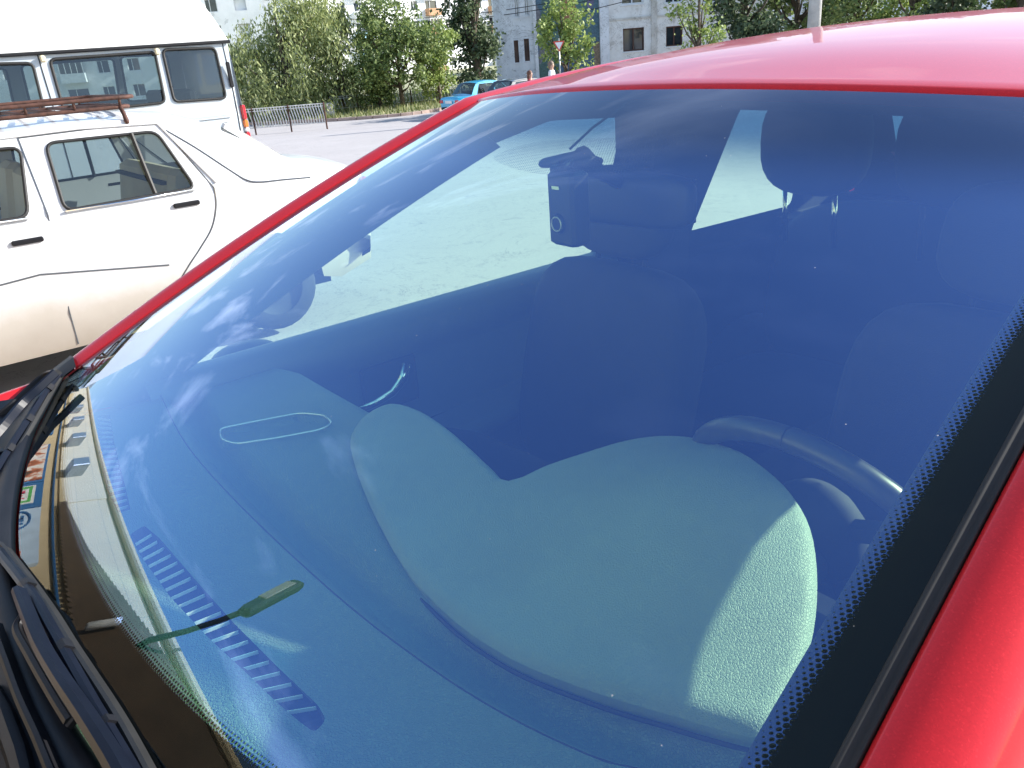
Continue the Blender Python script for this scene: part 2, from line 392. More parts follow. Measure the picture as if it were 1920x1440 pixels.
shield = Cm('windshield', V, Fq, windshield_mat(), smooth=True, uv=[(.5+.5*u, v) for v in vs for u in us], attrs={'edge': [fe(u, v) for v in vs for u in us], 'mx': [u*(WB+(WT-WB)*v) for v in vs for u in us], 'my': [v for v in vs for u in us]}); tag(shield, 'large curved windshield with violet blue coating and shade band')
m_frit = frit_mat()
def frit(us_, vs_, name='frit_border', edge=None, drop=.0028):
    v = []; uv = []; at2 = []
    for vv in vs_:
        for u in us_:
            v.append(ws(u, vv, -drop)); W = WB+(WT-WB)*vv; uv.append((u*W, vv)); at2.append(edge(u, vv, W))
    n, m = len(us_), len(vs_)
    return v, [(j*n+i, j*n+i+1, (j+1)*n+i+1, (j+1)*n+i) for j in range(m-1) for i in range(n-1)], uv, at2
bv, bf, buv, bat = [], [], [], []
for usx, vsx in ((np.linspace(-1, -.905, 12), np.linspace(0, 1, 60)), (np.linspace(.905, 1, 12), np.linspace(0, 1, 60)), (np.linspace(-.905, .905, 90), np.linspace(0, .092, 12))):
    v, f, uv, a2 = frit(usx, vsx, edge=fe); b = len(bv); bv += v; bf += [tuple(i+b for i in q) for q in f]; buv += uv; bat += a2
Cm('frit_border', bv, bf, m_frit, shield, smooth=True, attrs={'edge': bat, 'mx': [q[0] for q in buv], 'my': [q[1] for q in buv]})
# dotted patch behind the inside mirror
pp = smoothpoly([(.235, .79), (.25, .815), (.143, .85), (-.155, .875), (-.26, .885), (-.24, .85), (-.213, .808), (-.155, .782), (.039, .77)], 5)
V2, T2 = region(pp, [], .02)
dd = segdist_np(V2, pp)
Cm('dot_patch', [ws(a, b, -.003) for a, b in V2], T2, m_frit, shield, smooth=True, attrs={'edge': [-.0100+.0*q for q in dd], 'mx': [a*.6 for a, b in V2], 'my': [b for a, b in V2]})

# ------------------------------------------------------------------ red car: outer body
def lerp(a, b, t): return np.array(a)+(np.array(b)-np.array(a))*t
# driver pillar (u=-1) and passenger pillar (u=+1)
def roofp(u, s):
    uc = max(-1, min(1, u)); p = ws(uc, 1.0).copy()
    ex = abs(u)-abs(uc); sg = 1 if u > 0 else -1
    q = 1-(1-min(s, 1.2)/.6)**2 if s < .6 else 1-((s-.6)/.9)**2*.9
    p[1] -= 1.5*s+ex*.1; p[2] += .055*q+.010*(1-uc*uc)*sstep(0, .15, s)
    p[0] *= 1-.03*s
    if ex > 0: p[0] += sg*ex*.62; p[2] -= (ex/.14)**2.2*.045
    return p
def pillar(sg, prof, v0=-.06, v1=1.02, n=30, rail=False):
    rows = []
    st = [('v', v) for v in np.linspace(v0, 1.0 if rail else v1, n)]+([('s', q) for q in np.linspace(.03, 1.35, 22)] if rail else [])
    for kind, v in st:
        e = ws(sg, v) if kind == 'v' else roofp(sg, v)
        W_ = np.array([sg*1.0, -.18, 0.0]); W_ /= np.linalg.norm(W_)      # outward
        N_ = np.array([sg*.12, .42, .9]) if kind == 'v' else np.array([sg*.2, .42*max(0, 1-v*4), .95]); N_ /= np.linalg.norm(N_)
        rows.append([e+W_*a+N_*b for a, b in prof])
    mb = MB(); mb.grid(rows); return mb
outer = [(.0085, -.012), (.009, .002), (.013, .0065), (.030, .0085), (.046, .006), (.058, -.001), (.068, -.013), (.075, -.028), (.079, -.044), (.080, -.055)]
C('door_frame_seal', pillar(-1, [(.0795, -.053), (.084, -.050), (.088, -.056), (.092, -.075), (.094, -.11)], -.05, rail=True), m_black, smooth=True)
C('driver_pillar', pillar(-1, outer, -.05, rail=True), m_red, smooth=True)
outp = [(-0.0008, -0.0019), (0.0004, 0.0006), (0.0039, 0.0022), (0.0109, 0.005), (0.0203, 0.0084), (0.0289, 0.0105), (0.0359, 0.0102), (0.0413, 0.0068), (0.0445, 0.0), (0.046, -0.0186)]
C('passenger_pillar', pillar(1, outp, .03, rail=True), m_red, smooth=True)
C('windshield_seal', pillar(-1, [(-.004, .001), (-.003, .0035), (.0, .0045), (.003, .0015), (.006, .0035), (.0075, .003), (.0085, -.002), (.009, -.012)], -.03, 1.0, 40), m_rub, smooth=True)
# roof
rows = []
ul = list(np.linspace(-1, 1, 41)); ul = [-1.03, -1.015]+ul+[1.015, 1.03]
for u in ul:
    r = []
    f0 = roofp(u, .006)
    r += [f0+np.array([0, .004, -.016]), f0+np.array([0, .002, -.004]), f0+np.array([0, -.004, .0035])]
    for s in [.012, .03, .06]+list(np.linspace(.1, 1.45, 28)): r.append(roofp(u, s)+np.array([0, 0, .0045]))
    r.append(r[-1]+np.array([0, -.02, -.05]))
    rows.append(r)
mb = MB(); mb.grid(rows); C('roof', mb, m_red, smooth=True)
# cowl, fenders, hood
mb = MB(); rows = []
for u in np.linspace(-1.06, 1.06, 40):
    e = ws(u, 0); uu = min(1, abs(u)); k = 1+.1*uu
    rows.append([e+np.array([0, .005, -.006]), e+np.array([0, .012, .003]), e+np.array([0, .03, -.002]), e+np.array([0, .055, -.02]), e+np.array([0, .09, -.028]), e+np.array([0, .13, -.022]), e+np.array([0, .15, -.01])])
mb.grid(rows); C('cowl_panel', mb, m_black, smooth=True)
for k in range(16):
    u = -.75+.1*k; e = ws(u, 0); mb = MB(); mb.box(e+np.array([0, .075, -.018]), (.012, .05, .006)); C('cowl_rib', mb, m_gloss)
rows = []
for t in np.linspace(0, 1, 16):
    row = []
    for u in np.linspace(-1.16, 1.16, 32):
        e = ws(u, 0); x = e[0]*(1.06-.16*t*t); y = e[1]+.16+.85*t-(0.06*u*u)*t*2; z = .992+.03*u*u*(1-t)-.02*t-.16*t**2.4-.05*(abs(u)**6)*.6
        row.append((x, y, z))
    rows.append(row)
mb = MB(); mb.grid(rows); C('hood', mb, m_red, smooth=True)
for sg in (-1, 1):
    rows = []
    for y in np.linspace(1.15, -.12, 26):
        t = (y+.12)/1.27; x0 = .725+.03*(1-t)-.09*t*t; z0 = 1.015-.045*t-.17*t**2.2
        rows.append([(sg*x0, y, z0-.02), (sg*(x0+.004), y, z0), (sg*(x0+.03), y, z0-.004), (sg*(x0+.06), y, z0-.03), (sg*(x0+.085), y, z0-.09), (sg*(x0+.1), y, z0-.2), (sg*(x0+.1), y, .55), (sg*(x0+.08), y, .25)])
    mb = MB(); mb.grid(rows); C('fender', mb, m_red, smooth=True)
    # small black corner cover between fender and pillar
    rows = []
    for t in np.linspace(0, 1, 8):
        e = ws(sg, .035-.10*t); rows.append([e+np.array([sg*a, b, c_]) for a, b, c_ in ((-.01, .004, .004), (.02, .0, .012), (.045, 0, .010), (.055, 0, -.02))])
    mb = MB(); mb.grid(rows); C('corner_cover', mb, m_black, smooth=True)
# doors: outer skin, window frame, glass
def door(sg):
    d = MB(); rows = []
    for z in np.linspace(.28, .93, 10):
        rows.append([(sg*(.80+.02*math.sin((z-.28)/.65*math.pi)-(.03 if z > .9 else 0)), y, z) for y in np.linspace(-.10, -1.28, 12)])
    d.grid(rows); ob = C('front_door', d, m_red, smooth=True)
    return ob
doors = {}
for sg in (-1, 1): doors[sg] = door(sg)
for sg in (-1, 1):
    mb = MB(); rows = []
    for z in np.linspace(.28, .89, 8): rows.append([(sg*(.80+.015*math.sin((z-.28)/.65*math.pi)), y, z) for y in np.linspace(-1.29, -2.6, 12)])
    mb.grid(rows); C('rear_door', mb, m_red, smooth=True)
def gx(z, y):   # inner face of the side glass
    return .705-(z-.95)*.27-max(0, -y-1.0)*.045
# side glass: region between belt and pillar/roof
def belt(y): return .945-.012*(y+.3)
front_win = [(-.10, .965), (-1.235, .965), (-1.27, 1.315), (-1.00, 1.335), (-.80, 1.295), (-.40, 1.15), (-.14, 1.02)]
rear_win = [(-1.57, .955), (-2.10, .950), (-2.06, 1.10), (-1.96, 1.25), (-1.80, 1.295), (-1.66, 1.305)]
for sg in (-1, 1):
    for wn_, nm in ((front_win, 'front_side_glass'), (rear_win, 'rear_side_glass')):
        panel(nm, roundpoly([(a, b) for a, b in wn_], .02), [], .12, lambda a, b: (sg*(gx(b, a)+.012), a, b), m_gside, doors[sg] if nm[0] == 'f' else car, off=CARO)
    # body side above belt with the window openings cut out (outer red, inner trim)
    side = [(-.02, .90), (-2.3, .88), (-2.25, 1.15), (-2.1, 1.34), (-1.8, 1.385), (-.86, 1.385), (-.80, 1.375), (-.05, 1.035)]
    panel('door_frame', side, [roundpoly(front_win, .02), roundpoly(rear_win, .03)], .12, lambda a, b: (sg*(gx(b, a)+.03), a, b), m_rub, car, off=CARO)
    panel('inner_trim', side, [roundpoly(front_win, .02), roundpoly(rear_win, .03)], .06, lambda a, b: (sg*(gx(b, a)-.012), a, b), m_dark, car, off=CARO)
# windshield pillar inner trim
for sg in (-1, 1):
    rows = []
    for v in np.linspace(-.02, 1.0, 24):
        e = ws(sg*.93, v, -.012); e2 = ws(sg, v, -.01)
        y = e2[1]-.12+.06*v; z = e2[2]-.075+.0*v
        rows.append([e, e+np.array([sg*.0, -.03, -.022]), np.array([sg*(gx(z, y)-.035), y+.05, z+.02]), np.array([sg*(gx(z, y)-.012), y, z-.012])])
    mb = MB(); mb.grid(rows); C('pillar_trim', mb, m_door, smooth=True)
# door inner panel (passenger side carefully, driver side likewise)
for sg in (-1, 1):
    mb = MB(); rows = []
    ys = np.linspace(-.06, -1.26, 30)
    prof = [(.012, .972), (-.002, .975), (-.03, .972), (-.052, .958), (-.060, .94), (-.058, .915), (-.052, .89), (-.04, .875), (-.035, .86), (-.03, .80), (-.028, .74), (-.03, .70)]
    for a, z in prof: rows.append([(sg*(.70+a), y, z-.0*(y)) for y in ys])
    mb.grid(rows); C('belt_trim', mb, m_door, doors[sg], smooth=True)
    mb = MB(); rows = []
    for a, z in ((-.03, .70), (-.055, .685), (-.09, .68), (-.105, .67), (-.10, .64), (-.05, .60), (-.03, .45), (-.04, .25)): rows.append([(sg*(.70+a*(.35+.65*sstep(-.2, -.5, y) if z > .55 else 1)), y, z-.06*(y+.7)*(1 if z > .5 else 0)) for y in ys])
    mb.grid(rows); C('door_panel', mb, m_door, doors[sg], smooth=True)
    # inside handle
    mb = MB(); mb.tube([(sg*.655, -.44, .785), (sg*.648, -.50, .792), (sg*.645, -.545, .805), (sg*.643, -.575, .83), (sg*.645, -.59, .862)], [.008, .010, .011, .013, .012], 8, flat=(1.1, .6)); C('inside_handle', mb, m_chrome, doors[sg], smooth=True)
    mb = MB(); mb.box((sg*.66, -.55, .82), (.012, .14, .11), bev=.005); C('handle_recess', mb, m_dark, doors[sg])
    mb = MB(); mb.box((sg*.605, -.93, .69), (.045, .075, .012), bev=.004); mb.box((sg*.605, -.985, .693), (.04, .03, .014), bev=.004); C('window_switch', mb, m_slat, doors[sg])
# maker's etching low in the rear corner of the passenger window: tiny dark rows
for k, (px, py, wd_) in enumerate(((1128, 456, .020), (1128, 461, .016), (1126, 466, .020), (1113, 464, .008), (1137, 458, .004), (1100, 466, .003))):
    p = hx(px, py, .700); mb = MB(); mb.box((gx(p[2], p[1])+.0095, p[1], p[2]), (.0006, wd_, .0022)); C('etched_mark', mb, m_rub, doors[1])
# B pillars, belts
for sg in (-1, 1):
    mb = MB(); mb.box((sg*.655, -1.41, .95), (.05, .26, .9), bev=.015); C('door_pillar', mb, m_dark)
    mb = MB(); mb.box((0, 0, 0), (.045, .002, .75), Matrix.Rotation(R(6), 3, 'X')); mb.v = [(x+sg*.60, y-1.30, z+.95) for x, y, z in mb.v]; C('seat_belt', mb, m_seat)
# headliner, floor, bulkhead, rear
rows = []
for s in np.linspace(0, 1.4, 16): rows.append([roofp(u, s)-np.array([0, 0, .025]) for u in np.linspace(-1.02, 1.02, 16)])
mb = MB(); mb.grid(rows); C('headliner', mb, m_dark, smooth=True)
mb = MB(); mb.box((0, -1.05, .2), (1.5, 2.7, .04)); mb.box((0, .26, .55), (1.4, .03, .7)); mb.box((0, -2.35, .55), (1.4, .03, .8)); mb.box((.75, -1.35, .58), (.02, 2.4, .68)); mb.box((-.75, -1.35, .58), (.02, 2.4, .68)); mb.box((0, -2.22, .93), (1.36, .5, .02)); C('cabin_floor', mb, m_dark)
mb = MB(); mb.box((0, -.95, .45), (.2, 1.2, .4), bev=.03); C('centre_console', mb, m_dark)
# rear glass and tail
rows = [[(x, -2.25-.02*0, 1.37-.02*x*x) for x in np.linspace(-.5, .5, 9)], [(x*1.1, -2.45, 1.08) for x in np.linspace(-.5, .5, 9)]]
mb = MB(); mb.grid(rows); C('rear_glass', mb, m_gside)
for sg in (-1, 1):
    q_ = [[(sg*.49, -2.235, 1.37), (sg*.585, -2.11, 1.355), (sg*.625, -1.99, 1.32)], [(sg*.55, -2.53, 1.0), (sg*.675, -2.47, .95), (sg*.685, -2.19, .94)]]; mb = MB(); mb.grid(q_); C('rear_trim', mb, m_dark)
    mb = MB(); mb.grid([[(sg*.50, -2.24, 1.385), (sg*.60, -2.12, 1.37), (sg*.64, -2.0, 1.33)], [(sg*.575, -2.56, 1.0), (sg*.69, -2.5, .95), (sg*.70, -2.2, .94)]]); C('rear_pillar', mb, m_red)
mb = MB(); rows = []
for x in np.linspace(-.80, .80, 14): rows.append([(x*.69, -2.452, 1.08), (x*.85, -2.56, .99), (x, -2.62, .93), (x, -2.68+.1*abs(x)**3, .7), (x, -2.7+.15*abs(x)**3, .45), (x, -2.6, .25)])
mb.grid(rows); C('tailgate', mb, m_red, smooth=True)
mb = MB(); mb.box((0, -2.43, .80), (1.3, .02, .50)); C('tailgate_trim', mb, m_dark)
mb = MB(); rows = []
for x in np.linspace(-.8, .8, 16): rows.append([(x*.9, 1.10-.2*x*x, .80), (x, 1.2-.25*x*x, .7), (x, 1.28-.3*x*x, .5), (x, 1.26-.3*x*x, .3), (x, 1.1, .22)])
mb.grid(rows); C('front_bumper', mb, m_red, smooth=True)
def wheel(parent, c, r, wd=.2, off=(0, 0, 0), mat_r=m_rim):
    mb = MB(); prof = [(-wd/2, r*.62), (-wd/2, r*.9), (-wd/2+.02, r*.985), (-wd/4, r), (wd/4, r), (wd/2-.02, r*.985), (wd/2, r*.9), (wd/2, r*.62)]
    n = 28; mb.grid([[(c[0]+a, c[1]+b*math.cos(2*math.pi*k/n), c[2]+b*math.sin(2*math.pi*k/n)) for k in range(n+1)] for a, b in prof])
    t = mb.build('wheel', m_tyre, parent, True, off=off)
    mb = MB(); prof = [(wd/2-.01, r*.63), (wd/2-.03, r*.55), (wd/2-.045, r*.3), (wd/2-.02, r*.25), (wd/2-.02, .0)]
    for s in (1, -1): mb.grid([[(c[0]+a*s, c[1]+b*math.cos(2*math.pi*k/n), c[2]+b*math.sin(2*math.pi*k/n)) for k in range(n+1)] for a, b in prof])
    mb.build('rim', mat_r, t, True, off=off)
for sx in (-.72, .72):
    for y in (.62, -1.95): wheel(car, (sx, y, .30), .30, off=CARO)
# passenger and driver door mirrors
for sg in (-1, 1):
    if sg < 0: continue
    mb = MB(); mb.ball((sg*.90, -.33, .86), (.105, .10, .062), 16, 10); C('door_mirror', mb, m_black, doors[sg], smooth=True)
    mb = MB(); mb.tube([(sg*.76, -.33, .85), (sg*.85, -.33, .86)], .02, 8); C('mirror_arm', mb, m_black, doors[sg])

# ------------------------------------------------------------------ seats
def soft_box(c, d, n=5, p=4.0, M=None):
    """rounded cushion: a superellipsoid"""
    mb = MB(); nu, nv = 24, 14; v = []
    def e(w_, m): return math.copysign(abs(w_)**(2/m), w_)
    for j in range(nv+1):
        th = -math.pi/2+math.pi*j/nv
        for i in range(nu):
            a = 2*math.pi*i/nu; q = Vector((d[0]/2*e(math.cos(th), p)*e(math.cos(a), p), d[1]/2*e(math.cos(th), p)*e(math.sin(a), p), d[2]/2*e(math.sin(th), p)))
            if M is not None: q = M @ q
            v.append(q+Vector(c))
    f = [(j*nu+i, j*nu+(i+1) % nu, (j+1)*nu+(i+1) % nu, (j+1)*nu+i) for j in range(nv) for i in range(nu)]
    return mb.add(v, f)
def seat(x, y, z=.0, name='front_seat', wd=.5, hr=True, lean=14, hc=None):
    s = C(name, soft_box((x, y+.25, .50+z), (wd, .52, .16)), m_seat, smooth=True)
    M = Matrix.Rotation(R(lean), 3, 'X')
    C('backrest', soft_box((x, y-.10, .80+z), (wd*.96, .13, .52), M=M), m_seat, s, smooth=True)
    if hr:
        hcx = hc or (x, y-.19, 1.155+z)
        h = C('headrest', soft_box(hcx, (.27, .10, .19), p=3.0, M=M), m_seat, s, smooth=True)
        for k in (-.07, .07):
            mb = MB(); mb.tube([(hcx[0]+k, hcx[1]+.005, hcx[2]-.08), (hcx[0]+k, hcx[1]+.03, hcx[2]-.21)], .006, 8); C('headrest_post', mb, m_dark, h, smooth=True)
    return s
seat(.36, -.82, hc=(.37, -1.0, 1.155)); seat(-.36, -.95)
rb = C('rear_bench', soft_box((0, -1.65, .50), (1.25, .50, .16)), m_seat, smooth=True)
C('backrest', soft_box((0, -1.93, .75), (1.25, .15, .56), M=Matrix.Rotation(R(14), 3, 'X')), m_seat, rb, smooth=True)
for hxx in (.40, .02, -.36):
    h = C('headrest', soft_box((hxx, -1.75, 1.20), (.31, .12, .27), p=2.8), m_seat, rb, smooth=True)
    for k in (-.075, .075):
        mb = MB(); mb.tube([(hxx+k, -1.74, 1.09), (hxx+k, -1.76, .93)], .007, 8); C('headrest_post', mb, m_chrome if hxx > .3 else m_dark, h, smooth=True)

# ------------------------------------------------------------------ dashboard
def curvef(pix, z, n=5, closed=False): return [tuple(q) for q in smoothpoly([hz(a, b, z)[:2] for a, b in pix], n, closed)]
ZD = .955
lineA = [(.76, -.10)]+curvef([(300, 742), (345, 830), (440, 940), (620, 1110), (800, 1250), (960, 1350), (1130, 1430)], ZD, 6)+[(-.56, -.175), (-.66, -.23)]
lineA = sorted(lineA, key=lambda p: -p[0])
LA = np.array(lineA)
def ya(x): return np.interp(-x, -LA[:, 0], LA[:, 1])
slotU = [(.690, .026), (.60, .043), (.50, .056), (.40, .071), (.31, .084), (.245, .087)]
slotL_ = [tuple(hz(a, b, ZD)[:2]) for a, b in [(243, 1003), (262, 1040), (320, 1120), (390, 1195), (460, 1260), (520, 1318), (560, 1352)]]
slotR_ = [tuple(hz(a, b, ZD)[:2]) for a, b in [(612, 1350), (596, 1322), (520, 1250), (440, 1170), (360, 1080), (300, 1010), (270, 985)]]
slot1 = roundpoly([p for p in slotL_]+[tuple(hz(590, 1374, ZD)[:2])]+slotR_, .006, 3)
s2L = [tuple(hz(a, b, ZD)[:2]) for a, b in [(181, 772), (186, 850), (200, 920), (222, 962)]]
s2R = [tuple(hz(a, b, ZD)[:2]) for a, b in [(245, 955), (232, 900), (214, 830), (205, 775)]]
slot2 = roundpoly(s2L+s2R, .004, 3)
def inset(poly, d):
    P = np.array(poly); n = len(P); c = []
    area = sum(P[i-1][0]*P[i][1]-P[i][0]*P[i-1][1] for i in range(n)); s = 1 if area > 0 else -1
    for i in range(n):
        t = P[(i+1) % n]-P[i-1]; t = t/max(np.hypot(*t), 1e-9); c.append(tuple(P[i]+s*d*np.array([-t[1], t[0]])))
    return c
in1, in2 = inset(slot1, .0022), inset(slot2, .0022)
sticker = [(530, 1092), (545, 1103), (480, 1140), (466, 1128)]
vent = roundpoly([tuple(hz(a, b, ZD+.005)[:2]) for a, b in [(410, 795), (470, 783), (560, 766), (606, 770), (622, 785), (600, 797), (520, 812), (440, 824), (412, 815)]], .012, 3)
inv = inset(vent, .003)
def dash_z(P):
    x, y = P[:, 0], P[:, 1]
    z = ZD-.03*sstep(.10, .26, y)*1.0-.06*sstep(.60, .76, np.abs(x))*.5
    d = ya(x)-y                              # behind line A
    g = np.where(d > 0, -.030*sstep(0, .03, d)+.022*sstep(.04, .075, d), 0)
    z = z+g
    # rear edge rolls down
    z -= .20*np.clip((-.30-y-.10*0)/.12, 0, 1)**2
    for s in (in1, in2): z = z-.03*inside_np(P, s)
    z = z+.0022*np.exp(-((segdist_np(P, vent)-.001)/.002)**2)*(np.array(0)+1)
    z = z-.006*inside_np(P, inv)
    return z
dash_out = [(.74, .10), (.70, -.20)]+[tuple(hz(a, b, ZD)[:2]) for a, b in [(470, 665), (510, 672), (560, 690), (610, 718), (660, 742), (700, 752)]]+[(.26, -.36), (.14, -.42), (-.05, -.44), (-.5, -.44), (-.70, -.36), (-.72, .0), (-.60, .10), (-.45, .17), (-.2, .22), (0, .235), (.2, .22), (.45, .17), (.62, .13)]
Aex = [(x, ya(x)) for x in np.linspace(.68, -.62, 70)]
V2, T2 = region(dash_out, [], .013, [(Aex, False), ([(x, y-.006) for x, y in Aex], False), (slot1, True), (in1, True), (slot2, True), (in2, True), (vent, True), (inv, True)])
Z2 = dash_z(V2)
up = []
for t in T2:
    a, b, c_ = V2[t]; up.append(t if (b[0]-a[0])*(c_[1]-a[1])-(b[1]-a[1])*(c_[0]-a[0]) > 0 else t[::-1])
cen = V2[T2].mean(1); dk = inside_np(cen, slot1) | inside_np(cen, slot2)
dash = Cm('dashboard', [(a, b, z) for (a, b), z in zip(V2, Z2)], up, m_vinyl, smooth=True, mats=[m_vinyl, m_dark], fmi=[1 if k else 0 for k in dk])
dash.data.set_sharp_from_angle(angle=R(40))
tag(dash, 'grey vinyl dashboard top with leather grain')
# skirt under the rear edge
mb = MB(); mb.grid([[(a, b, .93) for a, b in dash_out[2:14]], [(a, b-.02, .60) for a, b in dash_out[2:14]]]); C('dash_face', mb, m_dark, dash)
# slats across the slots
def slats(L, Rr, n, nm, e0=.06, e1=.97):
    L = np.array(L); Rr = np.array(Rr[::-1])
    def par(P, t):
        s = np.r_[0, np.cumsum(np.hypot(*np.diff(P, axis=0).T))]; return np.array([np.interp(t*s[-1], s, P[:, 0]), np.interp(t*s[-1], s, P[:, 1])])
    for t in np.linspace(e0, e1, n):
        a = par(L, t); b = par(Rr, t); dv = b-a
        a = a+dv*.04; b = b-dv*.04; mb = MB(); w_ = .0008
        tt = np.array([-dv[1], dv[0]])/np.hypot(*dv)*w_
        mb.prism([tuple(a-tt/2), tuple(b-tt/2), tuple(b+tt/2), tuple(a+tt/2)], lambda p, q: (p, q, ZD-.0065), lambda p, q: (p, q, ZD-.0025))
        C('slat', mb, m_slat, grille)
mb = MB(); mb.box((0, .06, ZD-.034), (.02, .01, .004)); grille = C('defroster_grille', mb, m_dark, dash)
slats(slotL_, slotR_, 20, 's', .05, .95); slats(s2L, s2R, 18, 's', .06, .95)
# the raised pad with the instrument hood
def pad_h(x, y):
    u_ = (x+.37)*.8+(y+.37)*.25
    return .963+.075*np.exp(-(((x+.36)/.19)**2+((y+.43)/.20)**2))
def onpad(px, py):
    p = hz(px, py, 1.0)
    for _ in range(12): p = hz(px, py, float(pad_h(p[0], p[1])))
    return tuple(p[:2])
pp1 = [(955, 895), (1020, 868), (1100, 842), (1170, 822), (1240, 813), (1310, 818), (1380, 838), (1440, 872), (1490, 920), (1520, 975), (1533, 1050), (1531, 1140), (1512, 1230), (1480, 1310), (1440, 1366), (1340, 1348), (1250, 1322), (1160, 1297), (1080, 1270), (1000, 1240), (930, 1205), (850, 1150), (770, 1070), (720, 990), (685, 920), (663, 860), (655, 815), (672, 782), (705, 760), (742, 752), (790, 765), (840, 797), (885, 835), (925, 872)]
pad_out = [onpad(*q) for q in pp1]
lobe = smoothpoly(pad_out[:], 3)
# hold the concave corner sharp
V2, T2 = region(lobe, [], .009, [(inset(lobe, -.004) if sum(lobe[i-1][0]*lobe[i][1]-lobe[i][0]*lobe[i-1][1] for i in range(len(lobe))) < 0 and False else inset(lobe, .0035), True), (inset(lobe, .009), True)])
dB = segdist_np(V2, lobe)
Z2 = pad_h(V2[:, 0], V2[:, 1])-.010*(1-np.clip(dB/.012, 0, 1))**2
up = []
for t in T2:
    a, b, c_ = V2[t]; up.append(tuple(t) if (b[0]-a[0])*(c_[1]-a[1])-(b[1]-a[1])*(c_[0]-a[0]) > 0 else tuple(t[::-1]))
nb = len(V2); L = np.array(lobe)
vv = [(a, b, z) for (a, b), z in zip(V2, Z2)]
zl = pad_h(L[:, 0], L[:, 1])-.010
rear = np.array([1.0 if (p[1] < -.30 or (p[0] < -.38 and p[1] < -.24)) else 0 for p in L])
cx_, cy_ = L.mean(0)
vv += [(a, b, z) for (a, b), z in zip(L, zl)]+[(a-(a-cx_)*.03, b-(b-cy_)*.03, z-.03-.06*r_) for (a, b), z, r_ in zip(L, zl, rear)]
n = len(L); up += [(nb+i, nb+(i+1) % n, nb+n+(i+1) % n, nb+n+i) for i in range(n)]
padm = vinyl('hood_vinyl', (.24, .30, .27), 340, .6, .6)
pad = Cm('instrument_hood', vv, up, padm, dash, smooth=True); pad.data.set_sharp_from_angle(angle=R(50)); tag(pad, 'raised kidney shaped instrument hood pad')
# thin seam line under the pad edge
mb = MB(); mb.tube([(a, b, float(z)-.013) for (a, b), z in list(zip(inset(lobe, -.0015) if True else L, zl))[3*13:3*28]], .0022, 6); C('pad_seam', mb, m_rub, dash)
# air vent insert on passenger side with glossy rim
mb = MB(); mb.tube([(a, b, ZD-.003) for a, b in vent]+[(vent[0][0], vent[0][1], ZD-.003)], .0016, 6, flat=(1, 1)); C('speaker_rim', mb, pbr('rim_gloss', (.8, .85, .85), .2, metal=.6), dash, smooth=True)
mb = MB(); mb.tube([(x, ya(x)-.0015, ZD-.0012) for x in np.linspace(.66, -.58, 60)], .0014, 6); C('panel_gap', mb, m_rub, dash)
# steering wheel
def ring(c, n_, r, tr, a0=0, a1=360, n=48, fl=(1, 1)):
    n_ = Vector(n_).normalized(); a = n_.cross(Vector((1, 0, 0))).normalized(); b = n_.cross(a)
    return [Vector(c)+a*math.cos(R(a0+(a1-a0)*k/n))*r+b*math.sin(R(a0+(a1-a0)*k/n))*r for k in range(n+1)]
swc = (-.36, -.60, .90); swn = (0, -.88, .47)
mb = MB(); mb.tube(ring(swc, swn, .18, .015), .0155, 10, cap=False); swh = C('steering_wheel', mb, pbr('wheel_leather', (.03, .03, .032), .35), smooth=True)
mb = MB(); mb.ball((swc[0], swc[1]+.01, swc[2]), (.07, .04, .07)); C('hub', mb, m_dark, swh, smooth=True)
for a in (0, 120, 240):
    q = ring(swc, swn, .18, 0, a+180, a+180, 1)[0]; mb = MB(); mb.tube([Vector(swc), q], .015, 6); C('spoke', mb, m_dark, swh)
mb = MB(); mb.tube([(-.36, -.56, .88), (-.36, -.25, .75)], .04, 10); C('steering_column', mb, m_dark, swh)
# instrument face
mb = MB(); mb.box((-.36, -.42, .90), (.34, .02, .14), Matrix.Rotation(R(-20), 3, 'X')); C('instrument_face', mb, m_dark, dash)
# inside mirror
mc = CAM+ray(1172, 372)*((-.64-CAM[1])/ray(1172, 372)[1])
Mz = Matrix.Rotation(R(8), 3, 'Z')
im = C('inside_mirror', soft_box(mc, (.235, .035, .078), p=4.5, M=Mz), m_black, smooth=True)
g_ = ws(mc[0]/.62+.05, .80)
mb = MB(); mb.tube([mc+np.array([0, .0, .02]), lerp(mc, ws(mc[0]/.61, .84), .5), ws(mc[0]/.61, .84, -.022)], [.012, .010, .02], 10); C('stem', mb, m_black, im, smooth=True)
mb = MB(); mb.v = []; C('mirror_glass', MB().box(mc+np.array([0, -.018, 0]), (.21, .004, .06), Mz), m_chrome, im)
# ------------------------------------------------------------------ dashcam (own thing, hangs from the windshield)
dcc = hx(1063, 385, .0)
dco = empty('dashcam', dcc); tag(dco, 'small black dashcam hanging upright from the windshield beside the inside mirror', 'dashcam')
def D(name, mb, mat, par=dco, **k): return mb.build(name, mat, par, off=dcc, **k)
D('camera_body', MB().box(dcc+np.array([-.004, 0, -.003]), (.052, .034, .100), bev=.005), m_black)
lens = MB(); lens.tube([dcc+np.array([.0, .016, -.022]), dcc+np.array([0, .0205, -.022])], [.0145, .013], 20); D('lens', lens, m_gloss, smooth=False)
D('lens_ring', MB().tube(ring(dcc+np.array([0, .0205, -.022]), (0, 1, 0), .0095, 0), .0012, 6, cap=False), m_steel, smooth=True)
D('badge', MB().box(dcc+np.array([.002, .0175, .026]), (.014, .0012, .004)), m_slat)
mt = ws(dcc[0]/.6, .80, -.016); D('mount_arm', MB().tube([dcc+np.array([0, 0, .04]), dcc+np.array([.0, .0, .058]), mt], [.010, .012, .014], 10), m_black, smooth=True)
mp_ = [ws(a, b, -.026) for a, b in ((.13, .83), (.05, .845), (-.02, .84))]
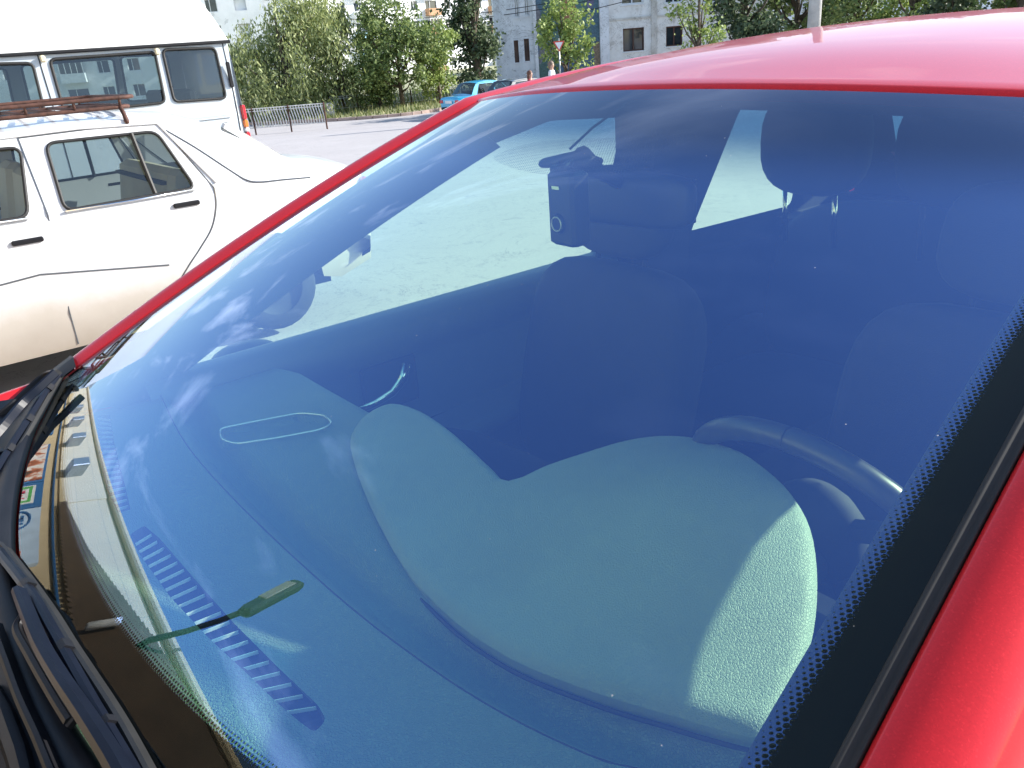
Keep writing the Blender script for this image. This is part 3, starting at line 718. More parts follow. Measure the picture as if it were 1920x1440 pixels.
D('mount_pad', MB().tube(mp_, [.014, .022, .016], 12, flat=(.5, 1.2)), m_black, smooth=True)
D('hinge', MB().tube([dcc+np.array([.024, .0, .046]), dcc+np.array([-.02, .0, .046])], .007, 10), m_gloss)
D('cable', MB().tube([ws(.05, .845, -.01), ws(.06, .90, -.008), ws(.05, .97, -.006)], .002, 6), m_rub)

# ------------------------------------------------------------------ wipers
def onglass(u, v, e): return ws(u, v, e)
def strip_on_glass(pts, w_, h, e, n=24, nm=None):
    """box-section bar that follows the glass; pts = (u, v)"""
    Pc = smoothpoly([np.array(p) for p in pts], 8, False); rows = []
    for k, p in enumerate(Pc):
        a = ws(p[0], p[1]); q = Pc[min(k+1, len(Pc)-1)]; q0 = Pc[max(k-1, 0)]
        t = ws(*q)-ws(*q0); t /= np.linalg.norm(t); nn = ws(p[0], p[1], 1.0)-a; sd_ = np.cross(t, nn)
        ww = w_(k/(len(Pc)-1)) if callable(w_) else w_; ee = e(k/(len(Pc)-1)) if callable(e) else e
        c_ = a+nn*ee
        rows.append([c_-sd_*ww/2, c_-sd_*ww*.36+nn*h*.85, c_+nn*h, c_+sd_*ww*.36+nn*h*.85, c_+sd_*ww/2, c_+sd_*ww*.4-nn*.001, c_-sd_*ww*.4-nn*.001, c_-sd_*ww/2])
    mb = MB(); mb.grid(rows); m = len(rows[0]); mb.f += [tuple(range(m-2, -1, -1)), tuple((len(rows)-1)*m+i for i in range(m-1))]
    return mb
def uvpix(px, py, e=.0):
    """windshield point under a pixel (Newton)"""
    d = ray(px, py); q = np.array([0., .1, 1.2])
    for _ in range(60):
        f = ws(q[0], q[1])+np.array([0, e*.45, e*.9])-(CAM+q[2]*d)
        J = np.array([(ws(q[0]+1e-5, q[1])-ws(q[0], q[1]))/1e-5, (ws(q[0], q[1]+1e-5)-ws(q[0], q[1]))/1e-5, -d]).T
        q = q-np.clip(np.linalg.solve(J, f), -.4, .4)
    return (q[0], q[1])
def wiper(label, blade, spine, arm, extra, sc=1.0):
    up = lambda pts, e: [uvpix(a, b, e) for a, b in pts]
    B = up(blade, .004); w0 = C('wiper', strip_on_glass(B, .008*sc, .010, .001), m_rub); tag(w0, label)
    S_ = up(spine, .016); C('blade_spine', strip_on_glass(S_, .011*sc, .008, .012), m_gloss, w0)
    A = up(arm, .030); C('wiper_arm', strip_on_glass(A, lambda t: (.011+.006*t)*sc, .012, lambda t: .024), m_gloss, w0)
    Bs = smoothpoly([np.array(p) for p in S_], 10, False)
    for k in (.22, .5, .78):
        i = int(k*(len(Bs)-1)); C('bracket', strip_on_glass([Bs[max(i-1, 0)], Bs[i], Bs[min(i+1, len(Bs)-1)]], .017*sc, .010, .010), m_black, w0)
    for e in extra: C('linkage', strip_on_glass(up(e, .022), .010*sc, .010, .016), m_black, w0)
    return w0
wiper('wiper lying nearest the driver with a double arm', [(0, 1012), (22, 1042), (58, 1090), (100, 1150), (145, 1222), (190, 1290), (228, 1350), (262, 1410), (300, 1480)],
      [(-5, 1030), (30, 1075), (62, 1120), (96, 1180), (135, 1250), (180, 1330), (215, 1390), (250, 1450)],
      [(35, 1105), (52, 1150), (75, 1205), (108, 1262), (150, 1325), (185, 1380), (215, 1430), (245, 1490)],
      [[(60, 1135), (38, 1162), (34, 1182), (55, 1222), (85, 1275), (115, 1325), (131, 1350)], [(-10, 1170), (14, 1240), (40, 1310), (72, 1380), (105, 1460)]])
wiper('wiper lying on the passenger side of the cowl', [(118, 700), (96, 740), (66, 795), (34, 850), (5, 905), (-30, 970)],
      [(110, 700), (84, 735), (52, 785), (20, 835), (-12, 890)], [(104, 698), (72, 728), (40, 758), (5, 800), (-40, 850)],
      [[(108, 697), (88, 700), (60, 722), (25, 755), (-5, 780)]], .8)
mb = MB(); mb.tube([hz(-20, 1290, .985), hz(10, 1350, .985), hz(35, 1420, .985), hz(50, 1480, .985)], [.010, .012, .012, .010], 8, flat=(1, .8)); C('wiper_link', mb, m_black)

# ------------------------------------------------------------------ ground
def setting(name, v, f, m): o = mesh(name, v, f, m, smooth=True); o['kind'] = 'structure'; return o
def asphalt():
    M = NM('asphalt'); p = M.n('ShaderNodeBsdfPrincipled'); M.l(p.outputs[0], M.out.inputs[0]); p.inputs['Roughness'].default_value = .9
    a = M.noise(.35, 8, .6); b = M.noise(60, 4, .7)
    m1 = M.n('ShaderNodeMixRGB'); m1.inputs[0].default_value = .35
    M.l(M.ramp(a.outputs['Fac'], [(.3, (.36, .335, .33)), (.7, (.43, .405, .40))]), m1.inputs[1]); M.l(M.ramp(b.outputs['Fac'], [(.3, (.28, .26, .255)), (.7, (.50, .47, .465))]), m1.inputs[2])
    cr_ = M.noise(.8, 6, .7, dist=2.0); ck = M.math('LESS_THAN', M.math('ABSOLUTE', M.math('SUBTRACT', cr_.outputs['Fac'], .5)), .0035)
    st = M.math('GREATER_THAN', M.noise(2.6, 5, .7).outputs['Fac'], .66); k_ = M.math('ADD', M.math('MULTIPLY', ck, .55), M.math('MULTIPLY', st, .25), clamp=True)
    m2 = M.n('ShaderNodeMixRGB'); M.l(k_, m2.inputs[0]); M.l(m1.outputs[0], m2.inputs[1]); m2.inputs[2].default_value = (.10, .095, .09, 1)
    M.l(m2.outputs[0], p.inputs['Base Color']); M.l(M.bump(b.outputs['Fac'], .4, .01), p.inputs['Normal']); return M.m
gs = []; X = np.concatenate([np.linspace(-300, -40, 8), np.linspace(-36, 100, 69), np.linspace(110, 500, 12)]); Y = np.concatenate([np.linspace(-500, -110, 12), np.linspace(-100, 36, 69), np.linspace(40, 300, 8)])
mb = MB(); mb.grid([[(x, y, gz(x, y)) for x in X] for y in Y]); mb.f = [q[::-1] for q in mb.f]
setting('ground', mb.v, mb.f, asphalt())
kerb = [(90, 2), (70, -5), (55, -9.5), (47, -12.3), (41.2, -15.3), (36.3, -18.1), (34.4, -20.5), (34.6, -22.8), (37, -26.5), (44, -33), (56, -43), (80, -62)]
kerb = [tuple(p) for p in smoothpoly(kerb, 4, False)]
far = [(140, -110), (200, -40), (160, 20)]
def grassm():
    M = NM('dry_grass'); p = M.n('ShaderNodeBsdfPrincipled'); M.l(p.outputs[0], M.out.inputs[0]); p.inputs['Roughness'].default_value = .95
    a = M.noise(.5, 8, .65); b = M.noise(9, 5, .7); m1 = M.n('ShaderNodeMixRGB'); m1.inputs[0].default_value = .5
    M.l(M.ramp(a.outputs['Fac'], [(.35, (.19, .22, .09)), (.65, (.42, .39, .25))]), m1.inputs[1]); M.l(M.ramp(b.outputs['Fac'], [(.3, (.13, .17, .07)), (.7, (.46, .43, .28))]), m1.inputs[2])
    M.l(m1.outputs[0], p.inputs['Base Color']); M.l(M.bump(b.outputs['Fac'], .8, .05), p.inputs['Normal']); return M.m
V2, T2 = region(kerb+far, [], 4.0)
setting('grass_verge', [(a, b, gz(a, b)+.11) for a, b in V2], [t if np.cross(V2[t[1]]-V2[t[0]], V2[t[2]]-V2[t[0]]) > 0 else t[::-1] for t in T2], grassm())
# kerb stones: one row of stones
kp = kerb[8:34]
m_kerb = pbr('kerb_stone', (.36, .27, .23), .9, var=.3, vscale=1.5, bump=.4)
ks = MB()
for i in range(len(kp)-1):
    a = np.array(kp[i]); b = np.array(kp[i+1]); L_ = np.hypot(*(b-a)); ns = max(1, int(L_/1.0))
    for k in range(ns):
        p = a+(b-a)*(k+.5)/ns; ks.box((p[0], p[1], gz(*p)+.06), (L_/ns-.02, .16, .17), Matrix.Rotation(math.atan2(*(b-a)[::-1]), 3, 'Z'), bev=.015)
o = ks.build('kerb', m_kerb); tag(o, kind='structure')
# grass blades tufts as ground cover
tf = MB()
for _ in range(9000):
    px = rnd.uniform(430, 850); D_ = rnd.uniform(33, 62); p = gat(px, D_)
    if not inside(p[:2], kerb+far): continue
    h = rnd.uniform(.08, .32)*(1.6 if rnd.random() < .06 else 1); a = rnd.uniform(0, 6.28); w_ = rnd.uniform(.02, .06); z = p[2]+.1
    tf.add([(p[0]-w_*math.cos(a), p[1]-w_*math.sin(a), z), (p[0]+w_*math.cos(a), p[1]+w_*math.sin(a), z), (p[0]+rnd.uniform(-.1, .1), p[1]+rnd.uniform(-.1, .1), z+h)], [(0, 1, 2)])
def leafm(name, c1, c2, c3):
    M = NM(name); d = M.n('ShaderNodeBsdfPrincipled'); d.inputs['Roughness'].default_value = .55
    g = M.n('ShaderNodeNewGeometry'); nz = M.noise(.9, 3)
    k = M.math('ADD', M.math('MULTIPLY', g.outputs['Random Per Island'], .6), M.math('MULTIPLY', nz.outputs['Fac'], .5))
    c_ = M.ramp(k, [(.15, c1), (.5, c2), (.9, c3)]); M.l(c_, d.inputs['Base Color'])
    t = M.n('ShaderNodeBsdfTranslucent'); M.l(c_, t.inputs[0]); mm = M.n('ShaderNodeMixShader'); mm.inputs[0].default_value = .35; M.l(d.outputs[0], mm.inputs[1]); M.l(t.outputs[0], mm.inputs[2]); M.l(mm.outputs[0], M.out.inputs[0]); return M.m
m_tuft = leafm('tuft_green', (.08, .12, .03), (.16, .19, .06), (.34, .32, .16))
tag(tf.build('grass_tufts', m_tuft), 'dry green grass tufts on the verge', 'grass', kind='stuff')

# ------------------------------------------------------------------ sedans
def sedan(name, loc, rz, paint, P, label, seatc=m_dark, group=None, detail=True):
    root = empty(name, loc, rz); tag(root, label, 'car', group)
    hw = P['hw']; bz = P['belt']
    def X(y, z):
        x = hw-.05*((z-.62)/.45)**2 if z < bz else hw-.05*((bz-.62)/.45)**2-(z-bz)*P.get('tumble', .40)
        e = max(0, abs(y)-P['len']/2+.75)/.75
        return x-.14*e*e
    top = P['top']           # y,z from front to rear over the top
    low = P['low']
    outer_ = top+low
    for sg in (-1, 1):
        panel('body_side', outer_, P['wins']+P['arches'], .09, lambda a, b: (sg*X(a, b), a, b), paint, root, flip=sg > 0)
        for w_ in P['wins']:
            fr = MB(); pts = [(sg*(X(a, b)+.004), a, b) for a, b in w_]; fr.tube(pts+[pts[0]], .009, 6, cap=False); f0 = fr.build('window', m_rub, root, True)
            panel('pane', w_, [], .2, lambda a, b: (sg*(X(a, b)-.006), a, b), m_gvan, f0)
        if detail:
            for (hy, hzz) in P['handles']:
                m = MB(); m.box((sg*(X(hy, hzz)+.006), hy, hzz), (.018, .15, .027), bev=.006); h = m.build('door_handle', m_black, root)
            for ln in P['seams']:
                m = MB(); m.tube([(sg*(X(a, b)+.0005), a, b) for a, b in ln], .0045, 5); m.build('door_seam', m_grey, root)
            m = MB(); m.tube([(sg*(X(a, b)+.004), a, b) for a, b in P['gutter']], .007, 6); m.build('roof_gutter', paint, root, True)
            for w_ in P['chrome']:
                m = MB(); m.tube([(sg*(X(a, b)+.010), a, b) for a, b in w_], .007, 6); m.build('window_trim', m_chrome, root, True)
    # top skin in strips: kinds body / glass
    segs = {'hood': [], 'windscreen': [], 'roof': [], 'rear_window': [], 'trunk_lid': [], 'tail_panel': []}
    names = P['kinds']
    def strip(i0, i1):
        rows = []
        for i in range(i0, i1+1):
            y, z = top[i]; xs = X(y, z); row = []
            for k in range(-6, 7):
                t = k/6; cz = .045*(1-t*t) if z > .5 else 0
                cy = P.get('bow', .0)*(1-t*t)*(1 if i < 4 else -1 if i > len(top)-5 else 0)
                row.append((xs*t, y+cy*.5, z+cz))
            rows.append(row)
        m = MB(); m.grid(rows); return m
    for nm, i0, i1 in names:
        m = strip(i0, i1); mt_ = m_gvan if nm in ('windscreen', 'rear_window') else paint
        m.build(nm, mt_, root, True)
    m = MB(); rows = []
    for y, z in [top[-1]]+low+[top[0]]: rows.append([(X(y, z)*k/4, y, z) for k in range(-4, 5)])
    m.grid(rows); m.build('underbody', m_dark, root)
    # bumpers and lamps
    for s, nm in ((1, 'front_bumper'), (-1, 'rear_bumper')):
        m = MB(); ye = s*(P['len']/2); rows = []
        for k in range(-8, 9):
            t = k/8; rows.append([(t*(hw-.02), ye-s*(.02+.14*t**4), .36), (t*(hw-.02), ye+s*(.05-.14*t**4), .38), (t*(hw-.02), ye+s*(.06-.14*t**4), .46), (t*(hw-.02), ye-s*(.02+.14*t**4), .50)])
        m.grid(rows); m.build(nm, m_black, root, True)
    for sx in (-1, 1):
        m = MB(); m.box((sx*(hw-.22), -P['len']/2+.005, P['lampz']), (.24, .05, .13), bev=.015); m.build('tail_light', m_tl, root)
        m = MB(); m.box((sx*(hw-.22), P['len']/2-.02, P['lampz']), (.24, .05, .13), bev=.015); m.build('headlight', m_wl, root)
        m = MB()
        m.box((sx*.32, -.05, .95-.05), (.42, .12, .55), Matrix.Rotation(R(12), 3, 'X'), bev=.04); m.build('front_seat', seatc, root)
    m = MB(); m.box((0, -.80, .85), (1.2, .14, .45), Matrix.Rotation(R(12), 3, 'X'), bev=.04); m.box((0, -.55, .55), (1.2, .5, .15), bev=.04); m.build('rear_seat', seatc, root)
    m = MB(); m.box((0, -P['len']/2-.02, P['lampz']-.02), (.5, .012, .11)); m.build('number_plate', m_wl, root)
    for y in P['axles']: m = MB(); m.box((0, y, .46), (1.30, .86, .50)); m.build('wheel_arch_liner', m_dark, root)
    for sx in (-1, 1):
        for y in P['axles']: wheel(root, (sx*(hw-.12), y, .28), .28, .17)
    return root
yc = -.36
def L2(pts, X0): return [(float(hx(a, b, X0)[1])-yc, float(hx(a, b, X0)[2])+.10) for a, b in pts]
def arch(cy, r, n=14, z0=.22): return None
rw = roundpoly([(-.175, 1.305), (-.745, 1.300), (-.855, .975), (-.155, .965)], .05)
fw = roundpoly([(.90, .975), (.02, .965), (-.055, 1.30), (.30, 1.305), (.62, 1.27)], .05)
PW = dict(axles=(1.28, -1.22), hw=.80, len=4.0, belt=.965, tumble=.40, lampz=.80,
    top=[(2.0, .50), (1.99, .70), (1.93, .80), (1.60, .88), (1.05, .97), (.62, 1.17), (.30, 1.345), (.10, 1.375), (-.25, 1.390), (-.60, 1.375), (-.90, 1.345), (-1.05, 1.30), (-1.30, 1.15), (-1.50, 1.04), (-1.62, .975), (-1.80, .955), (-1.93, .93), (-1.99, .88), (-2.0, .70), (-2.0, .50)],
    low=[(-1.98, .30), (-1.70, .24)]+[(-1.22+.34*math.cos(R(a)), .28+.36*math.sin(R(a))) for a in range(180, -1, -20)]+[(-.80, .22), (.9, .22)]+[(1.28+.34*math.cos(R(a)), .28+.36*math.sin(R(a))) for a in range(180, -1, -20)]+[(1.75, .24), (1.97, .30)],
    wins=[rw, fw], arches=[], handles=[(-.78, .895), (.06, .845)],
    seams=[[(-.06, 1.345), (-.07, .96), (-.03, .43), (-.03, .24)], [(-.06, 1.345), (-.50, 1.352), (-.775, 1.335), (-.96, .96)]+[tuple(q) for q in smoothpoly([(-.96, .96), (-.945, .86), (-.89, .74), (-.80, .64), (-.71, .55), (-.62, .45)], 5, False)], [(1.0, .60), (.05, .665), (-.60, .575)], [tuple(q) for q in smoothpoly([(-.80, 1.30), (-.93, 1.19), (-1.08, 1.045), (-1.16, .975), (-1.24, .950), (-1.40, .94), (-1.58, .925)], 5, False)]],
    gutter=[(.55, 1.19), (.28, 1.335), (.03, 1.352), (-.35, 1.358), (-.765, 1.34), (-.98, .985)],
    chrome=[[(-.155, .962), (-.5, .962), (-.85, .968)], [(.88, .965), (.02, .958)]],
    kinds=[('front_panel', 0, 2), ('hood', 2, 4), ('windscreen', 4, 6), ('roof', 6, 11), ('rear_window', 11, 14), ('trunk_lid', 14, 17), ('tail_panel', 17, 19)])
m_whited = NM('white_paint_dusty')
def dusty():
    M = m_whited; p = M.n('ShaderNodeBsdfPrincipled'); M.l(p.outputs[0], M.out.inputs[0]); p.inputs['Roughness'].default_value = .32; p.inputs['Coat Weight'].default_value = .5
    s = M.n('ShaderNodeSeparateXYZ'); M.l(M.n('ShaderNodeTexCoord').outputs['Object'], s.inputs[0])
    nz = M.noise(2.2, 7, .65); k = M.math('ADD', s.outputs[2], M.math('MULTIPLY', nz.outputs['Fac'], .28))
    M.l(M.ramp(k, [(.26, (.24, .20, .155)), (.58, (.42, .385, .34)), (.76, (.60, .605, .61))]), p.inputs['Base Color'])
    sp = M.noise(25, 6, .7); return M.m
m_wd = dusty()
white = sedan('white_sedan', (4.80, yc, -.10), 0, m_wd, PW, 'dusty white sedan with rusty roof rack parked beside the red car', m_cream)
# pillar between the quarter light and rear window pane
for sg in (-1, 1):
    m = MB(); m.tube([(sg*.662, -.605, 1.305), (sg*.765, -.63, .965)], .012, 6); m.build('window_divider', m_rub, white)
    m = MB(); m.box((sg*.58, -1.33, 1.15), (.03, .46, .055), Matrix.Rotation(R(37), 3, 'X'), bev=.02); m.build('rear_window_fin', m_white, white)
m = MB(); m.box((0, -.93, 1.0), (1.1, .40, .02)); m.build('parcel_shelf', m_dark, white)
for w_ in (0,):
    m = MB(); m.box((-.775, 0, 0), (.001, .001, .001)); 
# roof rack (rests on the sedan)
rack = empty('roof_rack', (4.80, -.35, 1.27)); tag(rack, 'rusty brown metal roof rack clamped on the white sedan roof', 'roof rack')
def K(nm, mb, mat=m_rust, sm=True): mb.build(nm, mat, rack, sm)
x0, x1, y0, y1 = -.55, .50, -.68, .62
for zz, s, nm in ((.075, 1, 'lower_frame'), (.125, 1.04, 'upper_frame')):
    m = MB(); pts = roundpoly([(x0*s, y0*s), (x1*s, y0*s), (x1*s, y1*s), (x0*s, y1*s)], .09, 4); m.tube([(a, b, zz) for a, b in pts]+[(pts[0][0], pts[0][1], zz)], .011, 8, cap=False); K(nm, m)
for i in range(9):
    y = y0+.12+i*(y1-y0-.24)/8; m = MB(); m.tube([(x0, y, .078), (x1, y, .078)], .009, 6); K('cross_bar', m)
for sg in (x0, x1):
    for y in np.linspace(y0+.06, y1-.06, 6): m = MB(); m.tube([(sg, y, .075), (sg*1.04, y, .125)], .008, 6); K('upright', m)
    for y in (-.62, .02, .5):
        m = MB(); m.tube([(sg, y, .075), (sg*1.08, y, .035), (sg*1.12, y, .0), (sg*1.13, y, -.012)], [.012, .012, .014, .010], 6); K('clamp_foot', m)
# ------------------------------------------------------------------ blue sedan and dark car far behind
PB = dict(axles=(1.20, -1.22), hw=.80, len=4.05, belt=.92, tumble=.34, lampz=.72,
    top=[(2.0, .45), (2.0, .75), (1.9, .82), (1.4, .86), (.90, .90), (.62, 1.12), (.38, 1.36), (.20, 1.40), (-.3, 1.43), (-.75, 1.41), (-.95, 1.37), (-1.10, 1.22), (-1.32, .94), (-1.40, .90), (-1.7, .885), (-1.92, .87), (-2.0, .83), (-2.02, .7), (-2.0, .45)],
    low=[(-1.95, .28), (-1.70, .24)]+[(-1.22+.34*math.cos(R(a)), .28+.36*math.sin(R(a))) for a in range(180, -1, -20)]+[(-.80, .22), (.8, .22)]+[(1.20+.34*math.cos(R(a)), .28+.36*math.sin(R(a))) for a in range(180, -1, -20)]+[(1.75, .24), (1.97, .30)],
    wins=[roundpoly([(-.08, 1.33), (-.80, 1.33), (-1.02, .95), (-.08, .94)], .03), roundpoly([(.72, .96), (.02, .94), (.02, 1.33), (.40, 1.31)], .03)], arches=[], handles=[(-.75, .80), (.08, .80)],
    seams=[[(-.03, 1.36), (-.03, .24)]], gutter=[(.36, 1.36), (-.3, 1.40), (-.95, 1.36)], chrome=[[(-.08, .935), (-1.0, .945)]],
    kinds=[('front_panel', 0, 2), ('hood', 2, 4), ('windscreen', 4, 6), ('roof', 6, 10), ('rear_window', 10, 12), ('trunk_lid', 12, 15), ('tail_panel', 15, 18)])
def grd(p): return (p[0], p[1], gz(p[0], p[1]))
pb = gat(905, 37.5)
hd = np.arctan2(*(GR*.80+GF*.60))        # heading azimuth
sedan('parked_sedan', grd(pb), -hd, m_blue, PB, 'bright sky blue boxy sedan parked beyond the red car roof, rear towards us', m_dark, 'cars parked by the far trees')
pb2 = gat(975, 34.0)
sedan('parked_sedan', grd(pb2), -hd, m_grey, PB, 'dark grey sedan parked just in front of the sky blue one', m_dark, 'cars parked by the far trees')

# ------------------------------------------------------------------ van
VX, VG = 9.0, gz(9.5, -2)
van = empty('white_van', (VX+1.0, -1.0, VG)); tag(van, 'white high roof minibus with tinted side windows behind the white sedan', 'van')
VO = np.array([VX+1.0, -1.0, VG])
def VXf(z): return VX+.03-.035*math.sin(max(0, min(1, (z-.2)/1.6))*math.pi)+.05*max(0, (z-1.2))/.6*1.0
def vw(pts, r=.06): return roundpoly([tuple(hx(a, b, VX+.03)[1:]) for a, b in pts], r, 4)
w1 = vw([(94, 111), (292, 97), (308, 192), (120, 213)]); w2 = vw([(306, 93), (405, 89), (422, 184), (325, 191)]); w3 = vw([(-120, 122), (62, 118), (84, 216), (-90, 238)])
w4 = roundpoly([(.55, 1.19), (1.15, 1.15), (.85, 1.72), (.55, 1.72)], .05)
vs_out = [(-3.42, 1.78), (-3.42, .10), (-2.85, .05)]+[(-2.4+.4*math.cos(R(a)), .05+.42*math.sin(R(a))) for a in range(180, -1, -20)]+[(-1.9, .05), (.55, .05)]+[(.98+.4*math.cos(R(a)), .05+.42*math.sin(R(a))) for a in range(180, -1, -20)]+[(1.6, .10), (2.0, .3), (1.95, .9), (1.45, 1.1), (.9, 1.76), (.8, 1.78)]
vs_out = vs_out[::-1]
for sg in (0, 1):
    fx = (lambda a, b: (VXf(b), a, b)) if sg == 0 else (lambda a, b: (2*VX+2.0-VXf(b), a, b))
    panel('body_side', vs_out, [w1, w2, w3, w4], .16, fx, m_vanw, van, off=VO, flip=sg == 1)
    for w_ in (w1, w2, w3, w4):
        pts = [np.array(fx(a, b))+np.array([-.006 if sg == 0 else .006, 0, 0]) for a, b in w_]
        m = MB(); m.tube(pts+[pts[0]], .016, 6, cap=False); fr = m.build('window', m_rub, van, True, off=VO)
        panel('pane', w_, [], .3, (lambda a, b: (fx(a, b)[0]+(.012 if sg == 0 else -.012), a, b)), m_gvan, fr, off=VO)
def V(nm, mb, mat=m_vanw, sm=False, angle=None): return mb.build(nm, mat, van, sm, off=VO, angle=angle)
m = MB(); m.tube([(VX+.045, y, z) for y, z in ((-3.44, 1.795), (-1.2, 1.79), (.8, 1.79))], .018, 6); V('gutter', m, m_black)
m = MB(); m.tube([(VX+1.955, y, z) for y, z in ((-3.44, 1.795), (-1.2, 1.79), (.8, 1.79))], .018, 6); V('gutter', m, m_black)
rows = []
for t in np.linspace(0, 1, 17):
    a = math.pi*t; xx = 1-math.copysign(abs(math.cos(a))**.55, math.cos(a)); zz = 1.80+.72*math.sin(a)**.75
    rows.append([(VX+.07+xx*.93, y+(.35*((zz-1.8)/.72) if y < -3 else -.55*((zz-1.8)/.72) if y > .5 else 0), zz) for y in (-3.44, -3.3, -2, -.5, .6, .9)])
m = MB(); m.grid(rows); m.f += [tuple(i*6 for i in range(17)), tuple(i*6+5 for i in range(16, -1, -1))]; V('high_roof', m, m_white, angle=30)
# back and front
m = MB(); rows = []
for z in (.1, .6, 1.1, 1.5, 1.79): rows.append([(VXf(z)+(2*(VX+1)-2*VXf(z))*k/8, -3.42-.05*math.sin(k/8*math.pi)*.6, z) for k in range(9)])
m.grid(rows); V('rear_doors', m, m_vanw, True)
for k in (.28, .72):
    m = MB(); m.box((VX+2*k, -3.468, 1.48), (.62, .01, .42), bev=.004); V('rear_window', m, m_gvan)
m = MB(); rows = []
for y, z in ((2.0, .2), (2.02, .9), (1.5, 1.12)): rows.append([(VX+.05+1.9*k/6, y, z) for k in range(7)])
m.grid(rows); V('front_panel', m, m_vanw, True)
m = MB(); m.grid([[(VX+.08+1.84*k/6, 1.48, 1.12) for k in range(7)], [(VX+.14+1.72*k/6, .85, 1.79) for k in range(7)]]); V('windscreen', m, m_gvan)
for sx in (VX+.03, VX+1.97):
    for z0, z1, mt_ in ((.93, 1.10, m_tl), (.84, .93, m_or), (.79, .84, m_wl), (.68, .79, m_tl)):
        m = MB(); m.box((sx, -3.43, (z0+z1)/2), (.05, .055, z1-z0-.004), bev=.01); V('tail_light', m, mt_)
m = MB(); m.box((VX+1, -3.50, .40), (1.96, .14, .20), bev=.04); V('rear_bumper', m, m_black)
m = MB(); m.box((VX+1, 2.05, .30), (1.96, .14, .24), bev=.04); V('front_bumper', m, m_black)
m = MB(); m.box((VX-.004, -3.345, 1.44), (.03, .045, .28), bev=.01); V('hinge_cover', m, m_black)
for ys in ((-1.43, 1.78, -1.42, .1), (-3.36, 1.78, -3.33, .15), (.52, 1.77, .52, .1)):
    m = MB(); m.tube([(VXf(z)-.001, ys[0]+(ys[2]-ys[0])*(1-z/1.78), z) for z in np.linspace(ys[3], ys[1], 8)], .006, 5); V('door_seam', m, m_dark)
m = MB(); m.box((VX-.005, -2.0, .985), (.02, 2.5, .03), bev=.008); V('side_crease', m)
for y in (-1.46, -2.6):
    m = MB(); m.box((VX+.03, y, 1.735), (.045, .05, .07), bev=.012); V('roof_clip', m, m_cream)
m = MB(); m.box((VX+1, -.9, .1), (1.9, 4.8, .04)); V('floor', m, m_dark)
m = MB()
for y in (-2.9, -2.1, -1.3, -.5):
    for xx in (.45, 1.5): m.box((VX+xx, y, .95), (.7, .12, .75), bev=.04)
V('seats', m, m_seat)
for sx in (.13, 1.87):
    for y in (-2.4, .98): wheel(van, (VX+sx, y, VG+.33), .33, off=VO)

# ------------------------------------------------------------------ plants
m_bark = pbr('bark', (.10, .075, .055), .95, var=.4, vscale=8, bump=.6, bscale=25, bdist=.02)
m_will = leafm('willow_leaves', (.10, .14, .04), (.26, .30, .10), (.52, .55, .27))
m_green = leafm('green_leaves', (.05, .09, .025), (.14, .20, .06), (.34, .40, .14))
m_deep = leafm('dark_leaves', (.03, .055, .03), (.08, .115, .055), (.20, .25, .12))
m_lime = leafm('bright_leaves', (.10, .16, .04), (.22, .30, .07), (.42, .48, .15))
def tree_mesh(seed, w_, h, nleaf, ls, kind='round', trunk_h=.25, mat=None, droop=0, tilt=0):
    r = random.Random(seed); tm = MB(); cm = MB()
    tr = .028*h
    top = Vector((tilt*h, 0, h*.75)); base = Vector((0, 0, -.1))
    tm.tube([base, base.lerp(top, .35)+Vector((r.uniform(-.1, .1), r.uniform(-.1, .1), 0)), base.lerp(top, .7), top], [tr, tr*.75, tr*.45, tr*.12], 8)
    blobs = []
    nb = 20 if kind != 'col' else 24; w_ *= 1.22 if kind != 'col' else 1
    for k in range(nb):
        a = r.uniform(0, 6.283); t = r.random()
        if kind == 'col': zc = h*(.12+.82*t); rr = w_*.5*(.75-.35*abs(t-.4)) * r.uniform(.3, .8); br = w_*r.uniform(.16, .26)
        else: zc = h*(trunk_h+.08+(.84-trunk_h)*t); env = math.sqrt(max(0, 1-((t-.42)/.62)**2)); rr = w_*.40*env*math.sqrt(r.random()); br = w_*r.uniform(.11, .19)
        c_ = Vector((math.cos(a)*rr+tilt*zc, math.sin(a)*rr, zc)); blobs.append((c_, br))
        st = base.lerp(top, min(.9, max(.15, zc/h*.75))); mid = st.lerp(c_, .5)+Vector((0, 0, -.04*h))
        tm.tube([st, mid, c_], [tr*.4, tr*.25, tr*.06], 5)
    per = nleaf//nb
    for c_, br in blobs:
        ns = 9
        subs = [c_+Vector((r.gauss(0, 1), r.gauss(0, 1), r.gauss(0, .8))).normalized()*br*r.uniform(.5, 1.15) for _ in range(ns)]
        for i in range(per):
            s = subs[r.randrange(ns)]; p = s+Vector((r.gauss(0, .22), r.gauss(0, .22), r.gauss(0, .2)))*br*1.1
            if droop: p.z -= abs(r.gauss(0, droop))*br
            l = ls*r.uniform(.6, 1.4); d = Vector((r.gauss(0, 1), r.gauss(0, 1), r.gauss(-.3 if not droop else -1.6, .8))).normalized()
            q = d.cross(Vector((r.gauss(0, 1), r.gauss(0, 1), r.gauss(0, 1)))).normalized()*l*(.36 if not droop else .16)
            cm.add([p, p+d*l*.5+q, p+d*l, p+d*l*.5-q], [(0, 1, 2, 3)])
    return tm, cm
def tree(seed, pos, w_, h, nleaf, ls, mat, label, kind='round', trunk_h=.25, droop=0, name='tree', group='trees across the road', tilt=0):
    tm, cm = tree_mesh(seed, w_, h, nleaf, ls, kind, trunk_h, mat, droop, tilt)
    root = empty(name, (pos[0], pos[1], pos[2]), seed*1.3); tag(root, label, 'tree' if name != 'shrub' else 'shrub', group)
    tm.build('trunk', m_bark, root, True); cm.build('crown', mat, root)
    return root
def tp(px, D): p = gat(px, D); return p
G1 = 'trees across the road'
